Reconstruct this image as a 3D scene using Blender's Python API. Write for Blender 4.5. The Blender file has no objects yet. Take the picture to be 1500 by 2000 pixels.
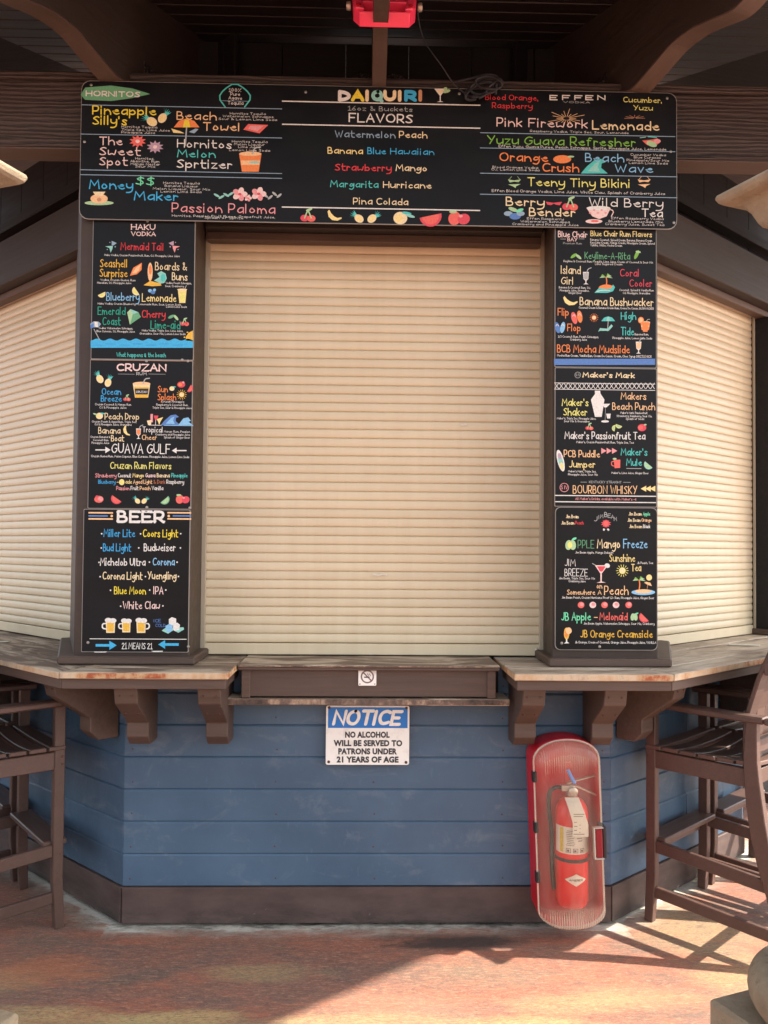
import bpy, bmesh, math, random
from mathutils import Matrix, Vector
random.seed(7)
S = bpy.context.scene
COL = S.collection
R = math.radians
# ------------------------------------------------------------ camera, sky, sun, exposure
FPX = 1600.0                       # focal length in pixels of a 1500 px wide frame
YAW, PITCH, ROLL, SHIFT = -1.36, 1.5, 0.46, 28.0
cd = bpy.data.cameras.new('camera'); cam = bpy.data.objects.new('camera', cd); COL.objects.link(cam)
cd.sensor_fit = 'HORIZONTAL'; cd.sensor_width = 36; cd.lens = 36*FPX/1500
cd.shift_y = SHIFT/1500; cd.clip_start = 0.05; cd.clip_end = 800
CM = Matrix.Translation((0, 0, 1.55)) @ Matrix.Rotation(R(YAW), 4, 'Z') @ Matrix.Rotation(R(90+PITCH), 4, 'X') @ Matrix.Rotation(R(ROLL), 4, 'Z')
cam.matrix_world = CM
S.camera = cam
W = bpy.data.worlds.new('World'); S.world = W; W.use_nodes = True
wn = W.node_tree; wn.nodes.clear()
sky = wn.nodes.new('ShaderNodeTexSky'); sky.sky_type = 'NISHITA'; sky.sun_disc = False
SUNV = Vector((1.1, -0.06, 1.0)).normalized()
sky.sun_elevation = math.asin(SUNV.z); sky.sun_rotation = R(93); sky.dust_density = 2.0; sky.air_density = 1.0
bg = wn.nodes.new('ShaderNodeBackground'); bg.inputs[1].default_value = 0.15
wo = wn.nodes.new('ShaderNodeOutputWorld')
hz = wn.nodes.new('ShaderNodeHueSaturation'); hz.inputs['Saturation'].default_value = .42     # thin bright haze over the blue
wn.links.new(sky.outputs[0], hz.inputs['Color']); wn.links.new(hz.outputs[0], bg.inputs[0]); wn.links.new(bg.outputs[0], wo.inputs[0])
sl = bpy.data.lights.new('sun', 'SUN'); sl.energy = 4.3; sl.angle = R(0.6); sl.color = (1, .93, .82)
so = bpy.data.objects.new('sun', sl); COL.objects.link(so); so.rotation_mode = 'QUATERNION'
so.rotation_quaternion = SUNV.to_track_quat('Z', 'Y'); so.location = (6, 0, 8)
vs = S.view_settings; vs.view_transform = 'Standard'; vs.look = 'None'; vs.gamma = 1; vs.exposure = 1.68
vs.use_curve_mapping = False
S.cycles.max_bounces = 8

# ------------------------------------------------------------ survey helper: photo measurement -> point on a real plane
def ray(px, py):
    return (CM.to_3x3() @ Vector(((px-750)/FPX, -(py-1000-SHIFT)/FPX, -1))).normalized()
def at(px, py, Y):
    d = ray(px, py); t = Y/d.y
    return Vector((d.x*t, Y, 1.55+d.z*t))
def at_floor(px, py, Z=0.0):
    d = ray(px, py); t = (Z-1.55)/d.z
    return Vector((d.x*t, d.y*t, Z))

# ------------------------------------------------------------ materials
def lin(r, g, b):
    f = lambda c: (c/255/12.92) if c/255 <= .04045 else ((c/255+.055)/1.055)**2.4
    return (f(r), f(g), f(b), 1)
MATS = {}
class NT:
    def __init__(s, name):
        s.m = bpy.data.materials.new(name); s.m.use_nodes = True
        s.t = s.m.node_tree; s.b = s.t.nodes['Principled BSDF']; s.out = s.t.nodes['Material Output']
        MATS[name] = s.m
    def n(s, typ, ins=None, **kw):
        nd = s.t.nodes.new(typ)
        for k, v in kw.items(): setattr(nd, k, v)
        for k, v in (ins or {}).items(): s.set(nd, k, v)
        return nd
    def set(s, nd, k, v):
        i = nd.inputs[k]
        if hasattr(v, 'is_linked') or isinstance(v, bpy.types.NodeSocket): s.t.links.new(v, i)
        elif isinstance(v, bpy.types.Node): s.t.links.new(v.outputs[0], i)
        else:
            if hasattr(i.default_value, '__len__') and not hasattr(v, '__len__'): v = (v,)*len(i.default_value)
            if hasattr(i.default_value, '__len__') and len(i.default_value) != len(v): v = tuple(v)[:len(i.default_value)] if len(v) > len(i.default_value) else tuple(v)+(1,)
            i.default_value = v
    def P(s, **kw):
        for k, v in kw.items(): s.set(s.b, k.replace('_', ' '), v)
    def coord(s, scale=(1, 1, 1), rnd=True, world=False):
        if world: src = s.n('ShaderNodeNewGeometry').outputs['Position']
        else: src = s.n('ShaderNodeTexCoord').outputs['Object']
        if rnd and not world:
            oi = s.n('ShaderNodeObjectInfo')
            mu = s.n('ShaderNodeVectorMath', {0: (13, 7, 11), 1: oi.outputs['Random']}, operation='MULTIPLY')
            src = s.n('ShaderNodeVectorMath', {0: src, 1: mu.outputs[0]}, operation='ADD').outputs[0]
        return s.n('ShaderNodeMapping', {'Vector': src, 'Scale': scale}).outputs[0]
    def noise(s, vec, scale=5, detail=6, rough=.55, dist=0):
        return s.n('ShaderNodeTexNoise', {'Vector': vec, 'Scale': scale, 'Detail': detail, 'Roughness': rough, 'Distortion': dist}).outputs[0]
    def ramp(s, fac, stops, interp='LINEAR'):
        r = s.n('ShaderNodeValToRGB', {0: fac}); r.color_ramp.interpolation = interp
        el = r.color_ramp.elements
        while len(el) < len(stops): el.new(.5)
        for e, (p, c) in zip(el, stops):
            e.position = p; e.color = c if hasattr(c, '__len__') else (c, c, c, 1)
        return r.outputs[0]
    def mix(s, fac, a, b, blend='MIX'):
        m = s.n('ShaderNodeMix', data_type='RGBA', blend_type=blend)
        s.set(m, 0, fac); s.set(m, 6, a); s.set(m, 7, b)
        return m.outputs[2]
    def math(s, op, a, b=0.0, c=None, clamp=False):
        d = {0: a, 1: b}
        if c is not None: d[2] = c
        return s.n('ShaderNodeMath', d, operation=op, use_clamp=clamp).outputs[0]
    def bump(s, h, strength=.3, dist=.002):
        b = s.n('ShaderNodeBump', {'Height': h, 'Strength': strength, 'Distance': dist})
        s.set(s.b, 'Normal', b.outputs[0]); return b
    def rnd(s): return s.n('ShaderNodeObjectInfo').outputs['Random']

def painted_wood(name, c, var=.25, rough=.55, bump=.35, wear=None, wearamt=.7, grain=22, dirt=.25):
    n = NT(name)
    v = n.coord((1.1, grain, grain)); g = n.noise(v, 2.2, 8, .62, .6)
    big = n.noise(n.coord((1.5, 3, 3)), 2.5, 4)
    dk = tuple(x*(1-var) for x in c[:3])+(1,); lt = tuple(min(1, x*(1+var)) for x in c[:3])+(1,)
    col = n.mix(n.ramp(g, [(.3, 0.0), (.7, 1.0)]), dk, lt)
    col = n.mix(n.math('MULTIPLY', n.ramp(big, [(.35, 1.0), (.65, 0.0)]), dirt), col, tuple(x*.55 for x in c[:3])+(1,))
    rv = n.math('MULTIPLY_ADD', n.rnd(), .3, .85)
    hv = n.n('ShaderNodeHueSaturation', {'Color': col, 'Value': rv}); col = hv.outputs[0]
    if wear is not None:
        w = n.ramp(n.noise(n.coord((2, 9, 9)), 3.3, 9, .7, 1.0), [(wearamt, 0.0), (wearamt+.06, 1.0)])
        col = n.mix(w, col, wear)
    n.P(Base_Color=col, Roughness=n.ramp(g, [(.2, rough-.08), (.8, rough+.15)]))
    n.bump(g, bump, .003)
    return n.m

painted_wood('trim_brown', lin(86, 68, 58), wear=lin(140, 122, 108), wearamt=.69)
painted_wood('pillar_brown', lin(60, 47, 38), var=.2, bump=.3, grain=12, dirt=.45, wear=lin(104, 90, 80), wearamt=.73)
painted_wood('bounce_brown', lin(88, 70, 60), var=.15, wear=lin(70, 56, 50), wearamt=.66)  # lighter brown that paints bounce light onto timber undersides
painted_wood('ceiling_wood', lin(37, 29, 25), var=.3, rough=.5, wear=lin(56, 45, 40), wearamt=.66)
painted_wood('rafter_wood', lin(49, 39, 34), var=.2, rough=.6, wear=lin(84, 72, 64), wearamt=.7)
painted_wood('dark_wood', lin(14, 12, 13), var=.3, rough=.7)
painted_wood('stool_plastic', lin(84, 61, 52), var=.14, rough=.42, bump=.25, grain=30, dirt=.3)

# big weathered beam: stronger grain, knots
n = NT('beam_wood')
v = n.coord((.55, 7, 7)); wv = n.noise(v, 1.7, 10, .68, 2.2)
rings = n.n('ShaderNodeTexWave', {'Vector': n.coord((.35, 3.2, 3.2)), 'Scale': 5.5, 'Distortion': 9.0, 'Detail': 4, 'Detail Scale': 1.2, 'Detail Roughness': .65}, bands_direction='Z').outputs[1]
h = n.math('ADD', n.math('MULTIPLY', wv, .7), n.math('MULTIPLY', rings, .3))
col = n.mix(n.ramp(h, [(.3, 0.0), (.75, 1.0)]), lin(30, 24, 22), lin(84, 73, 66))
col = n.mix(n.ramp(n.noise(n.coord((1, 2, 2)), 2, 3), [(.4, 0.0), (.7, .5)]), col, lin(62, 44, 38))
n.P(Base_Color=col, Roughness=.7); n.bump(h, 1.0, .010)

# blue siding paint: chalky patches and scuffs
n = NT('blue_paint')
b1 = n.noise(n.coord((1, 1, 1), False, True), 2.1, 5); b2 = n.noise(n.coord((3, 3, 1.2), True), 9, 8, .7)
col = n.mix(n.ramp(b1, [(.35, 0.0), (.7, 1.0)]), lin(60, 84, 106), lin(74, 99, 121))
col = n.mix(n.ramp(b2, [(.6, 0.0), (.8, .45)]), col, lin(108, 126, 146))
col = n.mix(n.ramp(n.noise(n.coord((1.3, 1, 2.6), False, True), 3.0, 9, .75, .8), [(.54, 0.0), (.72, .4)]), col, lin(126, 134, 140))
scuff = n.math('MULTIPLY', n.ramp(n.noise(n.coord((30, 30, 5), False, True), 1.6, 6, .8), [(.66, 0.0), (.72, 1.0)]), .3)
col = n.mix(scuff, col, lin(150, 150, 150))
hv = n.n('ShaderNodeHueSaturation', {'Color': col, 'Value': n.math('MULTIPLY_ADD', n.rnd(), .10, .95)})
chip = n.ramp(n.noise(n.coord((6, 6, 9), False, True), 7, 6, .85), [(.735, 0.0), (.755, .8)])
n.P(Base_Color=n.mix(chip, hv.outputs[0], lin(176, 170, 160)), Roughness=n.ramp(b2, [(.3, .42), (.7, .6)])); n.bump(n.noise(n.coord((1.5, 25, 25)), 4, 8, .6), .12, .002)

# plinth/skirting paint with mildew and dust
n = NT('skirt_brown')
c0 = n.coord((1, 1, 1), False, True); sp = n.n('ShaderNodeSeparateXYZ', {0: c0})
base = n.mix(n.ramp(n.noise(n.coord((2, 2, 6), False, True), 3, 7, .6), [(.3, 0.0), (.7, 1.0)]), lin(68, 53, 49), lin(90, 73, 67))
low = n.ramp(sp.outputs[2], [(0.0, 1.0), (.09, 0.0)])
mold = n.math('MULTIPLY', n.ramp(n.noise(n.coord((1, 1, 3), False, True), 4.5, 10, .75, .5), [(.45, 0.0), (.62, 1.0)]), low)
base = n.mix(mold, base, lin(34, 32, 30))
base = n.mix(n.math('MULTIPLY', n.ramp(n.noise(c0, 26, 5, .8), [(.66, 0.0), (.75, 1.0)]), .35), base, lin(165, 155, 145))
n.P(Base_Color=base, Roughness=.6); n.bump(n.noise(n.coord((2, 20, 20)), 4, 6), .15, .002)

# roller shutter enamel
n = NT('shutter_cream')
c0 = n.coord((1, 1, 1), False, True)
st = n.noise(n.coord((9, 9, .5), False, True), 1.6, 7, .65)
col = n.mix(n.ramp(st, [(.3, 0.0), (.7, 1.0)]), lin(213, 196, 164), lin(221, 206, 175))
col = n.mix(n.ramp(n.noise(n.coord((1, 1, 2), False, True), 14, 8, .8), [(.7, 0.0), (.78, .35)]), col, lin(150, 130, 100))
hv = n.n('ShaderNodeHueSaturation', {'Color': n.mix(n.ramp(n.noise(n.coord((.7, 1, 1.1), False, True), 1.3, 4), [(.35, .0), (.7, .22)]), col, lin(192, 172, 132)), 'Value': n.math('MULTIPLY_ADD', n.rnd(), .07, .965)})
n.P(Base_Color=hv.outputs[0], Roughness=n.ramp(st, [(.3, .32), (.7, .44)])); n.b.inputs['Specular IOR Level'].default_value = .4
n = NT('rail_metal'); n.P(Base_Color=lin(176, 164, 142), Roughness=.4, Metallic=.15)

# weathered counter wood: stain worn to bare grey/tan, red-orange varnish left on edges
for cwn in ('counter_wood', 'ledge_wood', 'counter_pale'):
  n = NT(cwn)
  v = n.coord((.8, 9, 9)); g = n.noise(v, 2.4, 10, .7, 1.2); big = n.noise(n.coord((1.6, 5, 5)), 1.9, 6, .6, .8)
  col = n.mix(n.ramp(g, [(.3, 0.0), (.7, 1.0)]), lin(74, 60, 50), lin(132, 112, 94))
  col = n.mix(n.ramp(big, [(.46, 0.0), (.60, .85)]), col, lin(196, 178, 154))
  col = n.mix(n.ramp(n.noise(n.coord((2.2, 8, 8)), 2.9, 8, .7), [(.58, 0.0), (.66, .7)]), col, lin(136, 84, 58))
  col = n.mix(n.ramp(n.noise(n.coord((5, 40, 40)), 2, 8, .8), [(.6, 0.0), (.7, .55)]), col, lin(52, 40, 34))
  nz = n.n('ShaderNodeSeparateXYZ', {0: n.n('ShaderNodeNewGeometry').outputs['Normal']}).outputs[2]
  edge = n.ramp(n.math('ABSOLUTE', nz), [(.2, 1.0), (.75, 0.0)])
  ec = n.ramp(n.noise(n.coord((3.2, 2, 2)), 1.7, 7, .7), [(.34, lin(150, 128, 108)), (.46, lin(198, 176, 146)), (.57, lin(184, 146, 106)), (.62, lin(160, 84, 46)), (.74, lin(92, 50, 36))])
  if cwn == 'counter_pale': col = n.mix(n.ramp(n.noise(n.coord((.5, 1.2, 1), False, True), 2.6, 7, .7, .5), [(.36, .0), (.58, .8)]), col, n.mix(n.ramp(g, [(.35, 0.0), (.65, 1.0)]), lin(168, 148, 124), lin(220, 208, 190)))
  if cwn == 'ledge_wood': ec = n.ramp(n.noise(n.coord((5, 3, 3)), 2.2, 9, .75), [(.36, lin(46, 38, 34)), (.5, lin(104, 84, 72)), (.62, lin(176, 150, 124))])
  col = n.mix(edge, col, ec)
  n.P(Base_Color=col, Roughness=.62); n.bump(g, .5, .004)

# sign board black + print
n = NT('board_black')
c0 = n.coord((1, 1, 1), False, True)
sm = n.noise(n.coord((2.0, 1, 3), False, True), 2.2, 8, .65)
col = n.mix(n.ramp(sm, [(.4, 0.0), (.8, 1.0)]), lin(5, 6, 8), lin(21, 22, 24))
col = n.mix(n.ramp(n.noise(c0, 60, 4, .8), [(.68, 0.0), (.76, .25)]), col, lin(110, 110, 110))
n.P(Base_Color=col, Roughness=n.ramp(sm, [(.3, .42), (.7, .6)])); n.b.inputs['Specular IOR Level'].default_value = .25
n = NT('board_edge'); n.P(Base_Color=lin(150, 145, 138), Roughness=.5, Metallic=.2)
n = NT('print'); a = n.n('ShaderNodeAttribute', attribute_name='Col').outputs[0]
fl = n.ramp(n.noise(n.coord((1, 1, 1), False, True), 160, 4, .7), [(.3, .74), (.65, 1.0)])
n.P(Base_Color=n.mix(1.0, a, fl, 'MULTIPLY'), Roughness=.6)
n = NT('ink'); n.P(Base_Color=(.03, .03, .035, 1), Roughness=.5)
n = NT('sign_white'); c0 = n.coord((1, 1, 1), False, True)
col = n.mix(n.ramp(n.noise(c0, 22, 7, .7), [(.52, 0.0), (.75, .45)]), lin(232, 230, 222), lin(168, 160, 146))
n.P(Base_Color=col, Roughness=.35)
n = NT('sign_blue'); n.P(Base_Color=lin(12, 112, 188), Roughness=.35)
n = NT('metal_screw'); n.P(Base_Color=lin(165, 160, 150), Roughness=.35, Metallic=.8)
n = NT('rust_screw'); n.P(Base_Color=lin(92, 62, 50), Roughness=.6, Metallic=.4)
n = NT('black_rubber'); n.P(Base_Color=(.012, .012, .014, 1), Roughness=.5)
n = NT('cable_grey'); n.P(Base_Color=(.016, .017, .02, 1), Roughness=.45)
n = NT('red_plastic'); n.P(Base_Color=(.62, .008, .022, 1), Roughness=n.ramp(n.noise(n.coord(), 9, 6), [(.3, .3), (.7, .5)]))
n = NT('notch_shade_red'); n.P(Base_Color=(.22, .002, .008, 1), Roughness=.5)  # darker copy of the red plastic, painting the shade of a notch
n = NT('lamp_red'); n.P(Base_Color=(1.0, .06, .15, 1), Roughness=.28); n.b.inputs['Coat Weight'].default_value = .4
n = NT('extinguisher_red'); n.P(Base_Color=n.mix(n.ramp(n.noise(n.coord(), 6, 5), [(.4, 0.0), (.7, .6)]), (.8, .006, .012, 1), (.6, .02, .015, 1)), Roughness=.3)
n = NT('metal_dull'); n.P(Base_Color=lin(190, 180, 165), Roughness=.38, Metallic=.7)
n = NT('iron_black'); n.P(Base_Color=n.mix(n.ramp(n.noise(n.coord(), 90, 4, .8), [(.5, 0.0), (.62, 1.0)]), (.012, .012, .014, 1), (.12, .1, .08, 1)), Roughness=.6, Metallic=.3)
n = NT('paper_white'); n.P(Base_Color=lin(222, 216, 196), Roughness=.7)
n = NT('clear_blue'); n.P(Base_Color=(.1, .3, .75, 1), Roughness=.3)
n = NT('gauge_glass'); n.P(Base_Color=lin(200, 190, 175), Roughness=.2)
# scratched, yellowed clear cabinet door
n = NT('clear_plastic')
t = n.n('ShaderNodeBsdfTransparent', {0: (1, .97, .93, 1)})
d = n.n('ShaderNodeBsdfDiffuse', {0: lin(238, 222, 200)}); tl = n.n('ShaderNodeBsdfTranslucent', {0: lin(225, 205, 180)})
md = n.n('ShaderNodeMixShader', {0: .15, 1: d.outputs[0], 2: tl.outputs[0]})
g = n.n('ShaderNodeBsdfGlossy', {'Color': (1, 1, 1, 1), 'Roughness': .07})
oc = n.coord((1, 1, 1), False)
oz = n.n('ShaderNodeSeparateXYZ', {0: oc}).outputs[2]
wav = n.n('ShaderNodeTexWave', {'Vector': oc, 'Scale': 34.0}, bands_direction='X').outputs[1]
ends = n.math('ADD', n.ramp(oz, [(.04, 2.2), (.12, 0.0)]), n.ramp(oz, [(.64, 0.0), (.68, 1.0)]))
mk = n.math('ADD', n.ramp(n.noise(n.coord((3, 3, 1), False), 3, 7, .7), [(.35, .04), (.7, .18)]), n.math('MULTIPLY', ends, n.math('MULTIPLY_ADD', wav, .14, .07)))
m1 = n.n('ShaderNodeMixShader', {0: mk, 1: t.outputs[0], 2: md.outputs[0]})
fr = n.n('ShaderNodeFresnel', {0: 1.45})
m2 = n.n('ShaderNodeMixShader', {0: n.math('MULTIPLY', fr.outputs[0], .5), 1: m1.outputs[0], 2: g.outputs[0]})
n.t.links.new(m2.outputs[0], n.out.inputs[0]); n.t.nodes.remove(n.b)

# cast stone columns
def stone(name, a, b, c):
    n = NT(name); v = n.coord((1, 1, 1), False, True); g = n.noise(v, 9, 9, .7)
    col = n.mix(n.ramp(g, [(.3, 0.0), (.7, 1.0)]), a, b)
    col = n.mix(n.ramp(n.noise(v, 45, 6, .8), [(.55, 0.0), (.7, .6)]), col, c)
    n.P(Base_Color=col, Roughness=.85); n.bump(n.noise(v, 34, 9, .85), 1.0, .012)
stone('cast_stone', lin(148, 130, 106), lin(186, 168, 140), lin(104, 90, 74))

# stained concrete floor
n = NT('stained_concrete')
wc = n.coord((1, 1, 1), False, True); sp = n.n('ShaderNodeSeparateXYZ', {0: wc}); X, Y = sp.outputs[0], sp.outputs[1]
A = n.noise(n.coord((.75, 1.5, 1), False, True), 1.5, 6, .6, 1.0)
B = n.noise(n.coord((1.1, 3.4, 1), False, True), 2.6, 8, .65, .8)
Cn = n.noise(n.coord((1.2, 3.6, 1), False, True), 2.1, 7, .62, 1.4)
fine = n.noise(n.coord((1, 3.0, 1), False, True), 50, 8, .82)
str_ = n.noise(n.coord((1, 3.2, 1), False, True), 15, 7, .72, .6)
def brk(x, k=.5): return n.math('ADD', x, n.math('MULTIPLY_ADD', str_, k, -k/2))
A = brk(A, .35); B = brk(B, .55); Cn = brk(Cn, .3)
col = n.mix(n.ramp(A, [(.38, 0.0), (.6, 1.0)]), lin(116, 90, 80), lin(142, 90, 74))
col = n.mix(n.ramp(B, [(.50, 0.0), (.64, .75)]), col, lin(160, 94, 72))
col = n.mix(n.ramp(n.noise(n.coord((1.4, 3, 1), False, True), 1.7, 5, .6, .5), [(.50, 0.0), (.66, .7)]), col, lin(104, 88, 78))
def blob(cx, cy, rx, ry, soft=.5):
    dx = n.math('DIVIDE', n.math('SUBTRACT', X, cx), rx); dy = n.math('DIVIDE', n.math('SUBTRACT', Y, cy), ry)
    r = n.math('ADD', n.math('MULTIPLY', dx, dx), n.math('MULTIPLY', dy, dy))
    r = n.math('ADD', r, n.math('MULTIPLY_ADD', Cn, 2.4, -1.2))
    return n.ramp(r, [(.1, 1.0), (1.0, 0.0)])
ya = lin(186, 168, 112)
broken = n.ramp(fine, [(.40, .12), (.58, 1.0)])
for (cx, cy, rx, ry, k) in ((-.34, 3.03, .26, .08, .95), (-.62, 2.74, .30, .07, .9), (-1.1, 2.78, .3, .06, .8), (0, 2.74, .35, .05, .7), (-.75, 2.72, .55, .07, .7), (.45, 2.66, .45, .10, .8), (1.5, 2.95, .35, .22, .55), (-1.3, 3.0, .25, .1, .5), (.75, 2.82, .3, .08, .5), (1.35, 3.35, .3, .3, .4), (-.2, 2.62, .5, .05, .6)):
    col = n.mix(n.math('MULTIPLY', n.math('MULTIPLY', blob(cx, cy, rx, ry), broken), k), col, ya)
for (cx, cy, rx, ry, k, c) in ((.45, 3.02, .28, .12, .5, lin(112, 104, 88)), (-.2, 3.0, .5, .2, .45, lin(112, 88, 80)), (.1, 2.8, .4, .12, .5, lin(160, 118, 98)), (-1.15, 3.05, .3, .12, .6, lin(186, 108, 70)), (.95, 2.85, .3, .1, .6, lin(196, 128, 92)), (-.5, 2.85, .25, .06, .5, lin(96, 86, 80))):
    col = n.mix(n.math('MULTIPLY', blob(cx, cy, rx, ry), k), col, c)
col = n.mix(n.math('MULTIPLY', n.ramp(fine, [(.38, 1.0), (.50, 0.0)]), .5), col, lin(96, 78, 64))
col = n.mix(n.math('MULTIPLY', n.ramp(n.noise(n.coord((1, 2.4, 1), False, True), 95, 6, .85), [(.52, 0.0), (.62, 1.0)]), .38), col, lin(206, 172, 132))
st2 = n.noise(n.coord((1, 3.6, 1), False, True), 13, 9, .78, .9); st3 = n.noise(n.coord((1, 4.2, 1), False, True), 27, 9, .8, .5)
col = n.mix(n.math('MULTIPLY', n.ramp(st2, [(.38, 1.0), (.50, 0.0)]), .42), col, lin(92, 74, 66))
col = n.mix(n.math('MULTIPLY', n.ramp(st3, [(.52, 0.0), (.62, 1.0)]), .50), col, lin(196, 154, 122))
col = n.mix(n.math('MULTIPLY', n.math('MULTIPLY', n.ramp(st2, [(.50, 0.0), (.60, 1.0)]), n.ramp(st3, [(.44, 0.0), (.56, 1.0)])), .45), col, lin(176, 112, 84))
# lime bloom and mildew along the three wall feet
def wallband(ox, oy, dx, dy, w0, w1):
    d = n.math('ADD', n.math('MULTIPLY', n.math('SUBTRACT', X, ox), dy), n.math('MULTIPLY', n.math('SUBTRACT', Y, oy), -dx))
    d = n.math('ABSOLUTE', d)
    d = n.math('ADD', d, n.math('MULTIPLY_ADD', Cn, .16, -.08))
    if dy == 0: lim = n.math('LESS_THAN', n.math('ABSOLUTE', n.math('SUBTRACT', X, .028)), 1.06)
    else: lim = n.math('GREATER_THAN', Y, YW-.06)
    return n.math('MULTIPLY', n.ramp(d, [(w0, 1.0), (w1, 0.0)]), lim)
YW = 3.41; LX, RX = -.975, 1.030; THL, THR = R(43), R(40)
lime = n.ramp(n.noise(n.coord((1.5, 3.5, 1), False, True), 7, 9, .75, .8), [(.40, .25), (.60, 1.0)])
for a in ((LX, YW, 1, 0), (LX, YW, math.cos(THL), -math.sin(THL)), (RX, YW, math.cos(THR), math.sin(THR))):
    col = n.mix(n.math('MULTIPLY', wallband(*a, .0, .13), lime), col, lin(190, 184, 168))
thin = n.ramp(n.noise(n.coord((3, 6, 1), False, True), 9, 8, .8), [(.36, 0.0), (.50, 1.0)])
for a in ((LX, YW, 1, 0), (LX, YW, math.cos(THL), -math.sin(THL)), (RX, YW, math.cos(THR), math.sin(THR))):
    col = n.mix(n.math('MULTIPLY', wallband(*a, .028, .045), n.math('MULTIPLY', thin, .75)), col, lin(206, 202, 188))
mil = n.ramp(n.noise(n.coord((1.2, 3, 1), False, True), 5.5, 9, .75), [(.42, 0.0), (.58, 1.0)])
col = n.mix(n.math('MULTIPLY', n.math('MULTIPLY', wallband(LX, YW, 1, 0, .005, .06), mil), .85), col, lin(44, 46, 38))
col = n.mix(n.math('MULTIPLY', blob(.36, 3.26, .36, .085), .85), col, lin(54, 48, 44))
n.P(Base_Color=col, Roughness=n.ramp(fine, [(.3, .5), (.7, .75)])); n.bump(fine, .35, .003)

# ------------------------------------------------------------ mesh builder
class MB:
    def __init__(s): s.v = []; s.f = []; s.c = []
    def add(s, vs, fs, col=None, M=None):
        k = len(s.v)
        s.v += [tuple(M @ Vector(v)) if M else tuple(v) for v in vs]
        s.f += [tuple(i+k for i in f) for f in fs]; s.c += [col]*len(fs)
        return s
    def box(s, x0, x1, y0, y1, z0, z1, M=None):
        vs = [(x, y, z) for z in (z0, z1) for y in (y0, y1) for x in (x0, x1)]
        return s.add(vs, [(0, 2, 3, 1), (4, 5, 7, 6), (0, 1, 5, 4), (2, 6, 7, 3), (0, 4, 6, 2), (1, 3, 7, 5)], M=M)
    def prism(s, pts, z0, z1, M=None):            # polygon in xy, extruded z; counter-clockwise
        k = len(pts)
        if sum(pts[i][0]*pts[(i+1) % k][1]-pts[(i+1) % k][0]*pts[i][1] for i in range(k)) < 0: pts = pts[::-1]
        vs = [(x, y, z0) for x, y in pts]+[(x, y, z1) for x, y in pts]
        return s.add(vs, [tuple(range(k))[::-1], tuple(range(k, 2*k))]+[(i, (i+1) % k, k+(i+1) % k, k+i) for i in range(k)], M=M)
    def sweep(s, pts, sec, up=(1, 0, 0), M=None):   # rectangular section [(w,h) per point] along pts; up = width axis
        up = Vector(up); k = len(s.v); vs = []; fs = []
        P = [Vector(p) for p in pts]
        for i, p in enumerate(P):
            t = (P[min(i+1, len(P)-1)]-P[max(i-1, 0)]).normalized(); h = t.cross(up).normalized()
            w, hh = sec[i] if isinstance(sec, list) else sec
            for a, b in ((-1, -1), (1, -1), (1, 1), (-1, 1)): vs.append(p+up*(a*w/2)+h*(b*hh/2))
        for i in range(len(P)-1):
            for j in range(4): fs.append((4*i+j, 4*i+(j+1) % 4, 4*i+4+(j+1) % 4, 4*i+4+j))
        fs += [(3, 2, 1, 0), tuple(4*(len(P)-1)+j for j in range(4))]
        return s.add(vs, fs, M=M)
    def tube(s, pts, r, seg=8, M=None):
        P = [Vector(p) for p in pts]; vs = []; fs = []; ref = Vector((.13, .27, .95))
        for i, p in enumerate(P):
            t = (P[min(i+1, len(P)-1)]-P[max(i-1, 0)]).normalized(); a = t.cross(ref).normalized(); b = t.cross(a)
            rr = r[i] if isinstance(r, (list, tuple)) else r
            for j in range(seg): vs.append(p+(a*math.cos(2*math.pi*j/seg)+b*math.sin(2*math.pi*j/seg))*rr)
        for i in range(len(P)-1):
            for j in range(seg): fs.append((seg*i+j, seg*i+(j+1) % seg, seg*i+seg+(j+1) % seg, seg*i+seg+j))
        fs += [tuple(range(seg))[::-1], tuple(seg*(len(P)-1)+j for j in range(seg))]
        return s.add(vs, fs, M=M)
    def lathe(s, prof, seg=40, M=None):
        vs = [(r*math.cos(2*math.pi*j/seg), r*math.sin(2*math.pi*j/seg), z) for r, z in prof for j in range(seg)]
        fs = [(seg*i+j, seg*i+(j+1) % seg, seg*i+seg+(j+1) % seg, seg*i+seg+j) for i in range(len(prof)-1) for j in range(seg)]
        fs += [tuple(range(seg))[::-1], tuple(seg*(len(prof)-1)+j for j in range(seg))]
        return s.add(vs, fs, M=M)
    def mesh(s, name, mat, bevel=0, smooth=False):
        me = bpy.data.meshes.new(name); me.from_pydata(s.v, [], s.f)
        if any(c is not None for c in s.c):
            at_ = me.color_attributes.new('Col', 'FLOAT_COLOR', 'CORNER'); buf = []
            for p, c in zip(me.polygons, s.c): buf += list(c or (1, 1, 1, 1))*p.loop_total
            at_.data.foreach_set('color', buf)
        if bevel or smooth:
            bm = bmesh.new(); bm.from_mesh(me); bmesh.ops.recalc_face_normals(bm, faces=bm.faces)
            if bevel:
                es = [e for e in bm.edges if len(e.link_faces) == 2 and e.calc_face_angle(0) > .45]
                bmesh.ops.bevel(bm, geom=es, offset=bevel, segments=1, affect='EDGES', clamp_overlap=True)
            if smooth:
                for f in bm.faces: f.smooth = True
                for e in bm.edges:
                    if len(e.link_faces) == 2 and e.calc_face_angle(0) > .7: e.smooth = False
            bm.to_mesh(me); bm.free()
        if mat: me.materials.append(MATS[mat])
        me.update(); return me
RM = {}
def root(name, loc=(0, 0, 0), rz=0, label=None, cat=None, group=None, kind=None, M=None):
    o = bpy.data.objects.new(name, None); COL.objects.link(o)
    M = M or (Matrix.Translation(loc) @ Matrix.Rotation(rz, 4, 'Z')); o.matrix_world = M; RM[o] = M
    o.empty_display_size = .1
    tag(o, label, cat, group, kind); return o
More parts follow.
